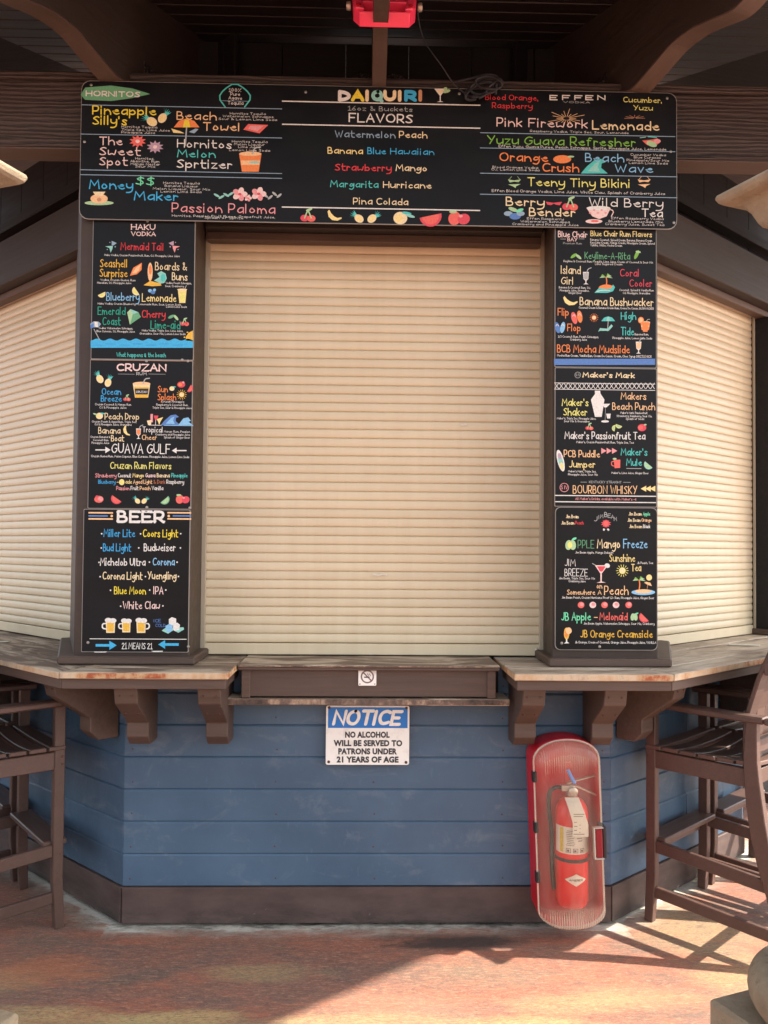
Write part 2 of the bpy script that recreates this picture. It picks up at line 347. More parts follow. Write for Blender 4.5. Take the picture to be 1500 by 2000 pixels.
def tag(o, label=None, cat=None, group=None, kind=None):
    if label: o['label'] = label
    if cat: o['category'] = cat
    if group: o['group'] = group
    if kind: o['kind'] = kind
    return o
def put(name, me, parent=None, M=None):           # M = matrix in world space (or in parent's space when local)
    o = bpy.data.objects.new(name, me); COL.objects.link(o); M = M or Matrix.Identity(4); RM[o] = M
    if parent is not None:
        o.parent = parent; o.matrix_local = RM[parent].inverted() @ M
    else: o.matrix_world = M
    return o
def plank(name, p0, p1, w, t, mat, parent, up=(0, 0, 1), bevel=.002):   # board from p0 to p1, w across, t along up
    p0, p1 = Vector(p0), Vector(p1); x = (p1-p0); L = x.length; x.normalize(); u = Vector(up)
    y = u.cross(x).normalized(); z = x.cross(y)
    M = Matrix.Translation(p0) @ Matrix((x, y, z)).transposed().to_4x4()
    return put(name, MB().box(0, L, -w/2, w/2, -t/2, t/2).mesh(name, mat, bevel), parent, M)
def copy_tree(o, M):
    c = o.copy(); COL.objects.link(c); c.matrix_world = M
    for ch in list(o.children):
        d = ch.copy(); COL.objects.link(d); d.parent = c
        for g in list(ch.children):
            e = g.copy(); COL.objects.link(e); e.parent = d
    return c
def frame(ox, oy, ang): return Matrix.Translation((ox, oy, 0)) @ Matrix.Rotation(ang, 4, 'Z')
# plan of the kiosk: three faces seen; local x along the wall, local y inward, z up
MF = frame(0, YW, 0); ML = frame(LX, YW, -THL); MR = frame(RX, YW, THR)
TL, TR = math.tan(THL/2), math.tan(THR/2)
# ------------------------------------------------------------ ground
g = bpy.data.meshes.new('floor')
g.from_pydata([(-300, -300, 0), (300, -300, 0), (300, 300, 0), (-300, 300, 0)], [], [(0, 1, 2, 3)]); g.materials.append(MATS['stained_concrete'])
tag(put('floor', g), kind='structure')

# ------------------------------------------------------------ bar walls (siding boards one by one)
ZS = .160; PITCH_S = .1315
def bar_wall(M, x0, x1, label, seam=None):
    r = root('bar_wall', M=M, label=label, cat='wall')
    put('wall_core', MB().box(x0+.01, x1-.01, .016, .12, 0, 1.055).mesh('wall_core', 'dark_wood'), r, M)
    for k in range(7):
        z0 = ZS+k*PITCH_S; z1 = min(z0+PITCH_S-.0012, 1.058)
        segs = [(x0, x1)] if seam is None or k % 3 != 1 else [(x0, seam), (seam+.003, x1)]
        for a, b in segs:
            m = MB(); c = .005                         # lapped board: bottom edge proud, chamfered top
            prof = [(.016, z0), (.000, z0), (-.0025, z0+.002), (-.0025, z1-.007), (.0035, z1), (.016, z1)]
            vs = [(a, y, z) for y, z in prof]+[(b, y, z) for y, z in prof]; k6 = len(prof)
            m.add(vs, [tuple(range(k6)), tuple(range(k6, 2*k6))[::-1]]+[(i, k6+i, k6+(i+1) % k6, (i+1) % k6) for i in range(k6)])
            put('siding_board', m.mesh('siding_board', 'blue_paint', .0008), r, M)
    put('skirting_board', MB().box(x0, x1, -.012, .016, .012, ZS-.003).mesh('skirting_board', 'skirt_brown', .002), r, M)
    return r
bar_wall(MF, LX, RX, 'blue board wall with brown skirting, behind the notice sign')
bar_wall(ML, -2.4, 0, 'shaded blue board wall with brown skirting receding behind the left bar stools', -.9)
bar_wall(MR, 0, 1.19, 'blue board wall with brown skirting behind the right bar stools', .62)
fw = [o for o in COL.objects if o.name == 'bar_wall'][0]
put('leak_block', MB().prism([(-2.5, 5.5), (-2.5, 5.25), (-.90, 3.70), (.98, 3.68), (2.6, 5.15), (2.6, 5.5)], .05, 3.25).mesh('leak_block', 'dark_wood'), fw)  # added unseen dark block, keeps sky from showing through the gaps
# last face of the kiosk turns away at the right
e = MR @ Vector((1.19, 0, 0)); MR2 = frame(e.x, e.y, THR+R(48))
bar_wall(MR2, 0, 1.6, 'blue board wall turning away at the far right, beyond the right stools')

# ------------------------------------------------------------ roller shutters
def slat_mesh(x0, x1, h):
    m = MB(); n = 6; prof = [(.004, 0)]
    for i in range(n+1):
        a = i/n; prof.append((-.0050*math.sin(math.pi*(.10+.80*a))**.8*(1.12-.3*a), .0014+(h-.0028)*a))
    prof += [(.004, h)]; k = len(prof)
    vs = [(x0, y, z) for y, z in prof]+[(x1, y, z) for y, z in prof]
    m.add(vs, [(i, k+i, k+i+1, i+1) for i in range(k-1)]); me = m.mesh('slat', 'shutter_cream')
    for f in me.polygons: f.use_smooth = True
    return me
def shutter(M, x0, x1, z0, z1, label, lock=None):
    r = root('roller_shutter', M=M, label=label, cat='shutter')
    h = .0382; n = int((z1-z0-.05)/h)
    put('bottom_bar', MB().box(x0+.012, x1-.012, -.010, .008, z0, z0+.048).mesh('bottom_bar', 'shutter_cream', .003), r, M)
    me = slat_mesh(x0+.008, x1-.008, h)
    for k in range(n+1):
        s = put('slat', me, r, M @ Matrix.Translation((0, random.uniform(-.0006, .0006), z0+.050+k*h)))
    for xa, xb in ((x0-.014, x0+.016), (x1-.016, x1+.014)):
        put('guide_rail', MB().box(xa, xb, -.024, -.010, z0, z1).box(xa, xb, .008, .02, z0, z1).mesh('guide_rail', 'rail_metal', .002), r, M)
    put('backing', MB().box(x0, x1, .021, .03, z0-.12, z1).mesh('backing', 'dark_wood'), r, M)
    if lock is not None:
        put('lock', MB().lathe([(.0, 0), (.0075, 0), (.0085, .003), (.0085, .008), (.006, .010), (.0, .010)], 20, Matrix.Translation((lock, -.012, z0+.026)) @ Matrix.Rotation(R(90), 4, 'X')).mesh('lock', 'metal_dull', 0, True), r, M)
    return r
INS = .11
MWF = MF @ Matrix.Translation((0, INS, 0)); MWL = ML @ Matrix.Translation((0, INS+.01, 0)); MWR = MR @ Matrix.Translation((0, INS+.02, 0))
shutter(MWF, -.688, .768, 1.092, 2.93, 'wide closed cream roller shutter between the two menu pillars', .742)
shutter(MWL, -2.3, -.36, 1.090, 2.93, 'closed cream roller shutter on the left angled side, behind the left pillar')
shutter(MWR, .36, 1.60, 1.090, 2.93, 'closed cream roller shutter on the right angled side, behind the right pillar')
# pillars
def pillar(poly, label, foot, mt='pillar_brown', zt=3.14):
    cx = sum(p[0] for p in poly)/len(poly); cy = sum(p[1] for p in poly)/len(poly)
    r = root('pillar', (cx, cy, 1.087), label=label, cat='pillar')
    put('shaft', MB().prism(poly, 1.087, zt).mesh('shaft', mt, .004), r)
    put('base_trim', MB().prism(foot, 1.0875, 1.120).mesh('base_trim', 'trim_brown', .006), r)
    return r
pillar([(-.684, 3.25), (-.690, 3.497), (-1.33, 3.87), (-1.36, 3.84), (-1.135, 3.25)], 'dark brown pillar left of the middle shutter, carrying the beer board',
       [(-.655, 3.212), (-.655, 3.50), (-.86, 3.62), (-1.335, 3.90), (-1.41, 3.86), (-1.185, 3.212)])
pillar([(.749, 3.25), (.768, 3.497), (1.38, 3.85), (1.172, 3.25)], 'dark brown pillar right of the middle shutter, carrying three menu boards',
       [(.728, 3.212), (.732, 3.50), (.86, 3.62), (1.42, 3.90), (1.45, 3.86), (1.215, 3.212)])
pf = [tuple((MR @ Vector(p))[:2]) for p in ((1.59, .03, 0), (1.59, .16, 0), (2.3, .16, 0), (2.3, .03, 0))]
pg = [tuple((MR @ Vector(p))[:2]) for p in ((1.57, .01, 0), (1.57, .16, 0), (2.3, .16, 0), (2.3, .01, 0))]
pillar(pf, 'near-black pillar at the far end of the right shutter, behind the tall stool back',
       pg, 'dark_wood', 2.849)

# lintels
def lintel(M, x0, x1, label, yo=0.0):
    r = root('lintel', M=M, label=label, cat='beam')
    put('beam', MB().box(x0, x1, -.02+yo, .10, 2.885, 3.115).mesh('beam', 'rafter_wood', .004), r, M)
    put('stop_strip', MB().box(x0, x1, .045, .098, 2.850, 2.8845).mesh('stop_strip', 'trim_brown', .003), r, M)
    return r
lintel(MF, -.680, .745, 'brown timber lintel over the middle shutter, just below the long menu board', .02)
lintel(ML, -4.0, -.18, 'dark timber lintel sloping away over the left shutter')
lintel(MR, .2, 4.0, 'brown timber lintel sloping away over the right shutter')
# dark backdrop boards, added to stand in for the shaded gaps above the lintels
for M, x0, x1, lab in ((ML, -4.6, .12, 'near-black backdrop standing in for the shaded gap above the left lintel, behind the long beam'), (MR, -.12, 4.6, 'near-black backdrop standing in for the shaded gap above the right lintel, behind the long beam'), (MF, LX, RX, 'dark backdrop boards added behind the long menu board')):
    r = root('shade_backdrop', M=M, label=lab, cat='backdrop')
    x = x0; yq = .30 if M is MF else .42
    while x < x1-.02:
        xe = min(x+.29, x1); put('panel', MB().box(x+.002, xe-.002, yq, yq+.02, 3.02, 3.86).mesh('panel', 'dark_wood', .002), r, M); x = xe
    if M is not MF:
        put('rail', MB().box(x0, x1, .30, .36, 3.30, 3.345).mesh('rail', 'rafter_wood', .003), r, M)
        put('rail', MB().box(x0, x1, .33, .40, 3.47, 3.53).mesh('rail', 'dark_wood', .003), r, M)

# the long beam
r = root('roof_beam', (0, 3.27, 3.143), label='long weathered brown timber beam behind the long menu board', cat='beam')
put('beam', MB().box(-2.9, 2.9, 0, .11, 0, .272).mesh('beam', 'beam_wood', .006), r, RM[r])
put('bounce_bottom', MB().box(-2.9, 2.9, .001, .109, -.007, -.0005).mesh('bounce_bottom', 'bounce_brown', .001), r, RM[r])  # added strip, its lighter colour is the bounce light under the beam
put('cap_strip', MB().box(-2.9, 2.9, -.012, .12, .273, .303).mesh('cap_strip', 'beam_wood', .004), r, RM[r])

# ------------------------------------------------------------ ceiling: three sloping fields of narrow planks
ZC = 3.80; HLX = at(245, 153, 3.3).x; HRX = at(1220, 168, 3.3).x
CF = frame(0, 3.3, 0); CL = frame(HLX, 3.3, -THL); CR = frame(HRX, 3.3, THR)
cei = root('ceiling', (0, 3.3, ZC), kind='structure')
deck = MB()
def field(M, hl, hr, o0, o1, w=.0915):
    """o = distance outward; hl/hr(o) give the ends of a plank"""
    k = 0; o = o0; 
    while o < o1:
        a, b = o+.0015, min(o+w, o1)-.0015; cc = .004
        zz = lambda q: ZC-.2*q
        m = MB(); rows = [(a, .004), (a+cc, 0), (b-cc, 0), (b, .004), (b, .018), (a, .018)]
        vs = [(hl(q), -q, zz(q)+h) for q, h in rows]+[(hr(q), -q, zz(q)+h) for q, h in rows]
        m.add(vs, [tuple(range(6)), tuple(range(6, 12))[::-1]]+[(i, 6+i, 6+(i+1) % 6, (i+1) % 6) for i in range(6)])
        put('plank', m.mesh('plank', 'ceiling_wood'), cei, M); o += w; k += 1
    q0, q1 = o0, o1
    qq = [q0, 0, .5, .8, .9, 1.0, 1.1, q1]
    pts = [(hl(q), -q) for q in qq]+[(hr(q), -q) for q in qq[::-1]]; k = len(pts)
    deck.add([(x, y, ZC+.2*y+d) for d in (.019, .10) for x, y in pts], [tuple(range(k)), tuple(range(k, 2*k))[::-1]]+[(i, (i+1) % k, k+(i+1) % k, k+i) for i in range(k)], M=M)
EAVE = 1.31
EAVES = 2.26  # unseen side eave, its reach shaped to set the floor's shadow edge
def hipR(q): return min(2.18+.76*q, HRX+(EAVES-q*math.cos(THR))/math.sin(THR))
def hipL(q): return max(-1.97-.57*q, HLX-(EAVES-q*math.cos(THL))/math.sin(THL))
field(CF, hipL, hipR, -2.2, EAVE)
for s_, hip, c0, h0, tt in ((1, 2.18, .76, HRX, THR), (-1, -1.97, .57, -HLX, THL)):
    ct = 1/math.tan(tt); qs = (h0+EAVES/math.sin(tt)-abs(hip))/(c0+ct)
    P = [(s_*(abs(hip)-c0*2.2), 5.5, ZC+.44), (s_*(abs(hip)+c0*qs), 3.3-qs, ZC-.2*qs), (s_*(h0+EAVES/math.sin(tt)+2.2*ct), 5.5, 3.38)]
    put('soffit_panel', MB().add([(x, y, z+d) for d in (.006, .12) for x, y, z in P], [(0, 1, 2), (5, 4, 3), (0, 3, 4, 1), (1, 4, 5, 2), (2, 5, 3, 0)]).mesh('soffit_panel', 'dark_wood'), cei)
put('roof_deck', deck.mesh('roof_deck', 'dark_wood'), cei)

# curved rafters
prof_o = [(0.0, 3.447), (.03, 3.415), (.09, 3.392), (.17, 3.405), (.25, 3.425), (.33, 3.442), (.42, 3.438), (.50, 3.42), (.58, 3.395), (.64, 3.385), (.72, 3.405), (.79, 3.438), (.86, 3.452), (.98, 3.442), (1.10, 3.44), (1.22, 3.445)]
def sm(pts, n=4):
    out = []
    for i in range(len(pts)-1):
        p0, p1, p2, p3 = pts[max(i-1, 0)], pts[i], pts[i+1], pts[min(i+2, len(pts)-1)]
        for k in range(n):
            t = k/n; out.append(tuple(.5*((2*p1[j])+(-p0[j]+p2[j])*t+(2*p0[j]-5*p1[j]+4*p2[j]-p3[j])*t*t+(-p0[j]+3*p1[j]-3*p2[j]+p3[j])*t**3) for j in range(len(p1))))
    return out+[pts[-1]]
def rafter(ox, ang, w, label, slope, L=1.3):
    """local x = outward, z up; ang = heading of outward in plan"""
    M = Matrix.Translation((ox, 3.30, 0)) @ Matrix.Rotation(ang, 4, 'Z')
    r = root('curved_rafter', M=M, label=label, cat='rafter')
    low = sm(prof_o)
    top = [(L, ZC-slope*L), (-2.2, ZC+slope*2.2)]
    pts = [(-2.2, 3.52), (-.09, 3.447)]+low+top
    m = MB(); k = len(pts)
    vs = [(x, -w/2, z) for x, z in pts]+[(x, w/2, z) for x, z in pts]
    m.add(vs, [tuple(range(k)), tuple(range(k, 2*k))[::-1]]+[(i, k+i, k+(i+1) % k, (i+1) % k) for i in range(k)])
    put('rafter', m.mesh('rafter', 'rafter_wood', .0), r, M)
    put('bounce_edge', MB().sweep([(x, 0, z-.0035) for x, z in low], (w*.96, .006), (0, 1, 0)).mesh('bounce_edge', 'bounce_brown'), r, M)  # added strip painting bounce light along the curved underside
    for sgn in (-1, 1):
        pm = MB().box(-.16, -.06, sgn*(w/2+.001), sgn*(w/2+.004), 3.4475, 3.54)
        for i in range(4): pm.lathe([(.0, 0), (.006, 0), (.005, .004), (0, .004)], 8, Matrix.Translation((-.14+.06*(i % 2), sgn*(w/2+.004), 3.47+.04*(i//2))) @ Matrix.Rotation(R(-90*sgn), 4, 'X'))
        put('steel_plate', pm.mesh('steel_plate', 'iron_black'), r, M)
    return r
rafter(HLX, R(-90)-THL/2, .085, 'dark curved roof bracket at the top left, sweeping out over the left pillar', .2*math.cos(THL/2))
rafter(HRX, R(-90)+THR/2, .085, 'dark curved roof bracket with an S-shaped edge at the top right', .2*math.cos(THR/2))
cxr = at(740, 160, 3.27).x
cr = rafter(cxr, R(-90), .056, 'slim rafter in the top middle, behind the red lamp housing', .2)
for sgn in (-1, 1):
    put('hanger_plate', MB().lathe([(0, 0), (.045, 0), (.05, .006), (.03, .012), (0, .012)], 18, Matrix.Translation((cxr+sgn*.068, 3.40, 3.50)) @ Matrix.Rotation(R(80), 4, 'X')).mesh('hanger_plate', 'iron_black', 0, True), cr)
# ------------------------------------------------------------ hand lettering: a single-stroke alphabet
G = {}
def glyphs(txt):
    for ln in txt.strip().split('\n'):
        k, w, rest = ln.split(' ', 2); st = []
        for s in rest.split('|'):
            s = s.strip(); kind = s[0]; P = [(int(t[0], 36), int(t[1], 36)-3) for t in s[1:].split()]
            st.append((kind, P))
        G[k] = (float(w), st)
glyphs('''
A 6 L03 3b 63|L16 56
B 5 L03 0b|S0b 3b 49 37 07|S07 47 55 43 03
C 6 S6a 4b 1a 07 14 33 64
D 6 L03 0b|S0b 4a 67 44 03
E 5 L5b 0b 03 53|L07 47
F 5 L5b 0b 03|L07 47
G 6 S6a 3b 08 05 33 65 67|L67 47
H 6 L03 0b|L63 6b|L07 67
I 1 L03 0b
J 4 S4b 45 23 04
K 5 L03 0b|L5b 06|L17 53
L 5 L0b 03 53
M 8 L03 1b 46 7b 83
N 6 L03 0b 63 6b
O 7 S4b 1a 07 14 43 64 77 6a 4b
P 5 L03 0b|S0b 4b 59 46 06
Q 7 S4b 1a 07 14 43 64 77 6a 4b|L54 72
R 5 L03 0b|S0b 4b 59 46 06|L26 53
S 5 S5a 3b 09 28 46 54 23 04
T 6 L0b 6b|L3b 33
U 6 S0b 05 33 65 6b
V 6 L0b 33 6b
W 8 L0b 23 49 63 8b
X 6 L0b 63|L6b 03
Y 6 L0b 37|L6b 23
Z 6 L0b 6b 03 63
a 5 S58 28 05 23 55|L58 53
b 5 L0b 03|S06 38 55 33 04
c 4 S47 28 05 23 44
d 5 L5b 53|S56 28 05 23 54
e 5 S06 56 38 05 33 54
f 4 S4a 2b 18 13|L08 38
g 5 S56 28 05 24 56|S58 53 30 01
h 5 L0b 03|S06 38 56 53
i 1 L08 03|L0a 0b
j 3 S28 23 10 00|L2a 2b
k 4 L0b 03|L48 05|L16 43
l 1 L0b 03
m 7 L08 03|S06 28 35 33|S36 58 75 73
n 5 L08 03|S06 38 55 53
o 5 S28 05 23 55 28
p 5 L08 00|S06 38 55 33 04
q 5 L58 50|S56 28 05 23 54
r 3 L08 03|S06 18 37
s 4 S47 28 07 35 43 13 04
t 4 S1b 14 23 43|L08 48
u 5 S08 04 23 55|L58 53
v 4 L08 23 48
w 6 S08 03 35 53 68
x 4 L08 43|L48 03
y 5 S08 05 34 56|S58 52 30 00
z 4 L08 48 03 43
0 5 S2b 07 23 57 2b
1 3 L09 2b 23|L03 43
2 5 S09 2b 59 37 03|L03 53
3 5 S0a 4b 37 55 23 04
5 5 L5b 0b 07|S07 47 54 23 03
6 5 S4b 05 23 54 37 05
9 5 S57 17 1a 4b 57|L57 33
& 6 S63 0a 2b 39 04 33 66
$ 5 S5a 3b 09 47 54 23 04|Lb 
. 1 L03 04
, 1 L04 02
' 1 L0b 09
- 4 L06 46
% 6 L03 6b|S0a 1b 19 0a|S54 64 53 54
/ 4 L02 4b
: 1 L04 05
* 2 L06 16
@ 7 S56 36 34 54 58 2a 06 23 63
! 1 L0b 05|L03 04
'''.replace('|Lb ', '|L3c 32').replace('12 33', '12 33'))
G['~'] = (2, [])
def chaikin(P, n=2):
    for _ in range(n):
        Q = [P[0]]
        for a, b in zip(P, P[1:]):
            Q += [(a[0]*.75+b[0]*.25, a[1]*.75+b[1]*.25), (a[0]*.25+b[0]*.75, a[1]*.25+b[1]*.75)]
        P = Q+[P[-1]]
    return P
CNT = [0]
def ribbon(m, P, w, col, y, caps=True):
    """P in plane coordinates (x,z)"""
    Q = [P[0]]
    for p in P[1:]:
        if (p[0]-Q[-1][0])**2+(p[1]-Q[-1][1])**2 > 1e-10: Q.append(p)
    if len(Q) < 2: return
    def un(a, b):
        dx, dz = b[0]-a[0], b[1]-a[1]; l = math.hypot(dx, dz) or 1; return dx/l, dz/l
    d0 = un(Q[0], Q[1]); d1 = un(Q[-2], Q[-1]); e = w*.38
    L, Rr = [], []
    if caps:
        Q[0] = (Q[0][0]-d0[0]*e*.3, Q[0][1]-d0[1]*e*.3); Q[-1] = (Q[-1][0]+d1[0]*e*.3, Q[-1][1]+d1[1]*e*.3)
    for i, p in enumerate(Q):
        a = un(Q[i-1], p) if i else d0; b = un(p, Q[i+1]) if i < len(Q)-1 else d1
        nx, nz = -(a[1]+b[1]), a[0]+b[0]; l = math.hypot(nx, nz)
        if l < .25: nx, nz = -a[1], a[0]; l = 1
        k = (w/2)/l*min(1/max((l/2), .45), 1.6); L.append((p[0]+nx*k, p[1]+nz*k)); Rr.append((p[0]-nx*k, p[1]-nz*k))
    if caps:
        L = [(Q[0][0]-d0[0]*e-d0[1]*w*.22, Q[0][1]-d0[1]*e+d0[0]*w*.22)]+L+[(Q[-1][0]+d1[0]*e-d1[1]*w*.22, Q[-1][1]+d1[1]*e+d1[0]*w*.22)]
        Rr = [(Q[0][0]-d0[0]*e+d0[1]*w*.22, Q[0][1]-d0[1]*e-d0[0]*w*.22)]+Rr+[(Q[-1][0]+d1[0]*e+d1[1]*w*.22, Q[-1][1]+d1[1]*e-d1[0]*w*.22)]
    CNT[0] += 1; yy = y-(CNT[0] % 9)*.00004
    n = len(L); m.add([(x, yy, z) for x, z in L]+[(x, yy, z) for x, z in Rr], [(i, n+i, n+i+1, i+1) for i in range(n-1)], col)
def write(m, text, x0, x1, zb, h, col, w=None, y=0, serif=False, smooth=2):
    """text between x0..x1 (plane x), baseline zb, capital height h"""
    adv = []; x = 0
    for ch in text:
        if ch == ' ': adv.append(None); x += 3.6; continue
        gl = G.get(ch, G['-']); adv.append((x, gl)); x += gl[0]+1.9
    tot = max(x-1.9, 1); sx = (x1-x0)/tot; sz = h/8.0; w = w or h*.13
    for a in adv:
        if not a: continue
        ax, (gw, st) = a; jz = random.uniform(-.15, .15); js = random.uniform(.97, 1.03)
        for kind, P in st:
            Q = [(x0+(ax+p[0])*sx, zb+(p[1]*js+jz)*sz) for p in P]
            if kind == 'S': Q = chaikin(Q, smooth)
            ribbon(m, Q, w, col, y)
            if serif and kind == 'L':
                for q, p in ((Q[0], P[0]), (Q[-1], P[-1])):
                    if p[1] in (0, 8): ribbon(m, [(q[0]-h*.16, q[1]+(w*.3 if p[1] == 0 else -w*.3)), (q[0]+h*.16, q[1]+(w*.3 if p[1] == 0 else -w*.3))], w*.55, col, y-.0003, False)

C3 = dict(wh=(236, 234, 226), cr=(246, 226, 178), ye=(244, 222, 60), py=(240, 236, 130), yo=(240, 190, 66), bl=(60, 170, 226), lb=(140, 200, 236), te=(84, 206, 196), tl=(150, 214, 200), gr=(128, 190, 70), dg=(40, 170, 140), re=(226, 60, 66), pk=(238, 160, 160), pw=(245, 214, 206), pe=(250, 204, 150), orr=(246, 142, 74), co=(240, 108, 96), mi=(120, 230, 176), li=(150, 178, 196), gn=(106, 176, 128), ta=(206, 150, 110), br=(170, 100, 60), gy=(180, 184, 180), mv=(190, 160, 176), nv=(88, 132, 196), dk=(30, 32, 36), lg=(176, 214, 160), wr=(226, 76, 90), cy=(64, 184, 232), ck=(250, 228, 150))
def colr(k): return lin(*C3[k])
class Board:
    """flat print laid on a sign board; measurements come from an enlarged survey (origin ox,oy, scale s)"""
    def __init__(s, parent, Y): s.p = parent; s.Y = Y; s.small = MB(); s.view(0, 0, 1)
    def view(s, ox, oy, sc): s.o = (ox, oy, sc); return s
    def q(s, x, y): v = at(s.o[0]+x/s.o[2], s.o[1]+y/s.o[2], s.Y); return (v.x, v.z)
    def T(s, text, x0, x1, b, h, c='wh', w=None, serif=False, small=False):
        a = s.q(x0, b); d = s.q(x1, b); t = s.q(x0, b-h); m = s.small if small else MB()
        hh = t[1]-a[1]; write(m, text, a[0], d[0], a[1], hh, colr(c), w and w*hh, s.Y-.0021, serif, 1 if small else 2)
        if not small: put('lettering', m.mesh('lettering', 'print'), s.p)
    def t(s, text, x0, x1, b, h=15, c='wh'): s.T(text, x0, x1, b, h, c, .135, small=True)
    def line(s, x0, x1, y, w, c='li'):
        a = s.q(x0, y); d = s.q(x1, y); ww = w/s.o[2]*abs(s.q(0, 0)[1]-s.q(0, 10*s.o[2])[1])/10; m = MB(); ribbon(m, [a, (d[0], a[1])], ww, colr(c), s.Y-.001, False)
        put('rule_line', m.mesh('rule_line', 'print'), s.p)
    def D(s, name, shapes):
        m = MB(); k = 0
        for sh in shapes:
            k += 1; y = s.Y-.0009-.00004*k; c = colr(sh[1])
            if sh[0] == 'p': P = [s.q(*p) for p in sh[2]]
            elif sh[0] == 'e':
                cx, cy, rx, ry = sh[2]; a0 = math.radians(sh[3]) if len(sh) > 3 else 0
                P = [s.q(cx+rx*math.cos(t)*math.cos(a0)-ry*math.sin(t)*math.sin(a0), cy+rx*math.cos(t)*math.sin(a0)+ry*math.sin(t)*math.cos(a0)) for t in [i*math.pi/9 for i in range(18)]]
            elif sh[0] == 'l':
                ribbon(m, chaikin([s.q(*p) for p in sh[2]], 1), sh[3]/s.o[2]*.00208, c, y); continue
            m.add([(x, y, z) for x, z in P], [tuple(range(len(P)))], c)
        put(name, m.mesh(name, 'print'), s.p)
    def done(s):
        if s.small.v: put('small_print', s.small.mesh('small_print', 'print'), s.p)
# drawings (shapes in survey units)
def rot(pts, cx, cy, a):
    a = math.radians(a); return [(cx+(x*math.cos(a)-y*math.sin(a)), cy+(x*math.sin(a)+y*math.cos(a))) for x, y in pts]
def pineapple(cx, cy, r, a=0):
    lv = [('p', 'te', rot([(-.15*r, -.9*r), (d*r-.12*r, -2.1*r-abs(1-abs(d))*.3*r), (d*.3*r+.18*r, -.9*r)], cx, cy, a)) for d in (-.9, -.4, .1, .6, 1.0)]
    return lv+[('e', 'cr', (cx, cy, r*.85, r*1.1), a), ('e', 'ck', (cx, cy, r*.55, r*.8), a)]
def cherry(cx, cy, r): return [('l', 'lg', [(cx-r*.8, cy), (cx, cy-2*r), (cx+r*.8, cy)], r*.3), ('e', 'wr', (cx-r*.8, cy, r, r*.8)), ('e', 'co', (cx+r*.8, cy+r*.1, r, r*.8)), ('e', 'lg', (cx+r*.3, cy-2*r, r*.8, r*.3), -20)]
def melon(cx, cy, r, a=0):
    h = [(math.cos(t)*r, math.sin(t)*r) for t in [i*math.pi/10 for i in range(11)]]
    return [('p', 'wr', rot(h, cx, cy, a)), ('p', 'co', rot([(x*.8, y*.8) for x, y in h], cx, cy, a))]
def citrus(cx, cy, r, a=0, c='py', c2='cr'):
    h = [(math.cos(t)*r, math.sin(t)*r) for t in [i*math.pi/10 for i in range(11)]]
    return [('p', c2, rot(h, cx, cy, a)), ('p', c, rot([(x*.8, y*.75+.08*r) for x, y in h], cx, cy, a))]
def peach(cx, cy, r, c='cr'): return [('e', c, (cx, cy, r, r*.9)), ('e', 'ck', (cx-r*.25, cy+r*.05, r*.55, r*.6)), ('e', 'te', (cx+r*.9, cy-r*.7, r*.7, r*.2), 10)]
def banana(cx, cy, r, a=0):
    P = [(-1.1, -.6), (-.8, .15), (-.2, .55), (.6, .5), (1.15, .1), (1.1, -.1), (.5, .1), (0, -.05), (-.5, -.4), (-.9, -.9)]
    return [('p', 'ck', rot([(x*r, y*r) for x, y in P], cx, cy, a))]
def berry(cx, cy, r): return [('e', 'co', (cx-r*.5, cy, r*.8, r*.9), 20), ('e', 'wr', (cx+r*.7, cy+r*.1, r*.8, r*.7), -20), ('e', 'lg', (cx-r*.7, cy-r*.85, r*.5, r*.2)), ('e', 'pk', (cx+r*.3, cy-r*.3, r*.25, r*.2))]
def sun(cx, cy, r, c='yo'):
    o = [('l', c, [(cx+r*1.25*math.cos(t), cy+r*1.25*math.sin(t)), (cx+r*1.8*math.cos(t), cy+r*1.8*math.sin(t))], r*.16) for t in [i*math.pi/7 for i in range(14)]]
    return o+[('e', c, (cx, cy, r, r)), ('e', 'cr', (cx, cy, r*.75, r*.75))]
def burst(cx, cy, r, c):
    P = []
    for i in range(20): t = i*math.pi/10; k = r if i % 2 else r*.6; P.append((cx+k*math.cos(t), cy+k*.75*math.sin(t)))
    return [('p', c, P), ('e', 'pw', (cx, cy, r*.25, r*.2))]
def palm(cx, cy, r):
    o = [('l', 'orr', [(cx, cy+r), (cx+r*.1, cy+.3*r), (cx, cy-.3*r)], r*.16)]
    for a in (-170, -140, -100, -60, -30, -5): t = math.radians(a); o.append(('p', 'lg' if a % 20 else 'gr', [(cx, cy-.3*r), (cx+.55*r*math.cos(t)-.1*r, cy-.3*r+.55*r*math.sin(t)-.12*r), (cx+r*math.cos(t), cy-.1*r+.75*r*math.sin(t)), (cx+.5*r*math.cos(t), cy-.2*r+.4*r*math.sin(t))]))
    return o
def martini(cx, cy, r, c='cr'): return [('p', 'wh', [(cx-r, cy-r), (cx+r, cy-r), (cx+.08*r, cy+.2*r), (cx+.08*r, cy+1.1*r), (cx+.6*r, cy+1.25*r), (cx-.6*r, cy+1.25*r), (cx-.08*r, cy+1.1*r), (cx-.08*r, cy+.2*r)]), ('p', c, [(cx-.75*r, cy-.8*r), (cx+.75*r, cy-.8*r), (cx, cy)]), ('e', 'lg', (cx+r*.85, cy-r, r*.35, r*.25), -20)]
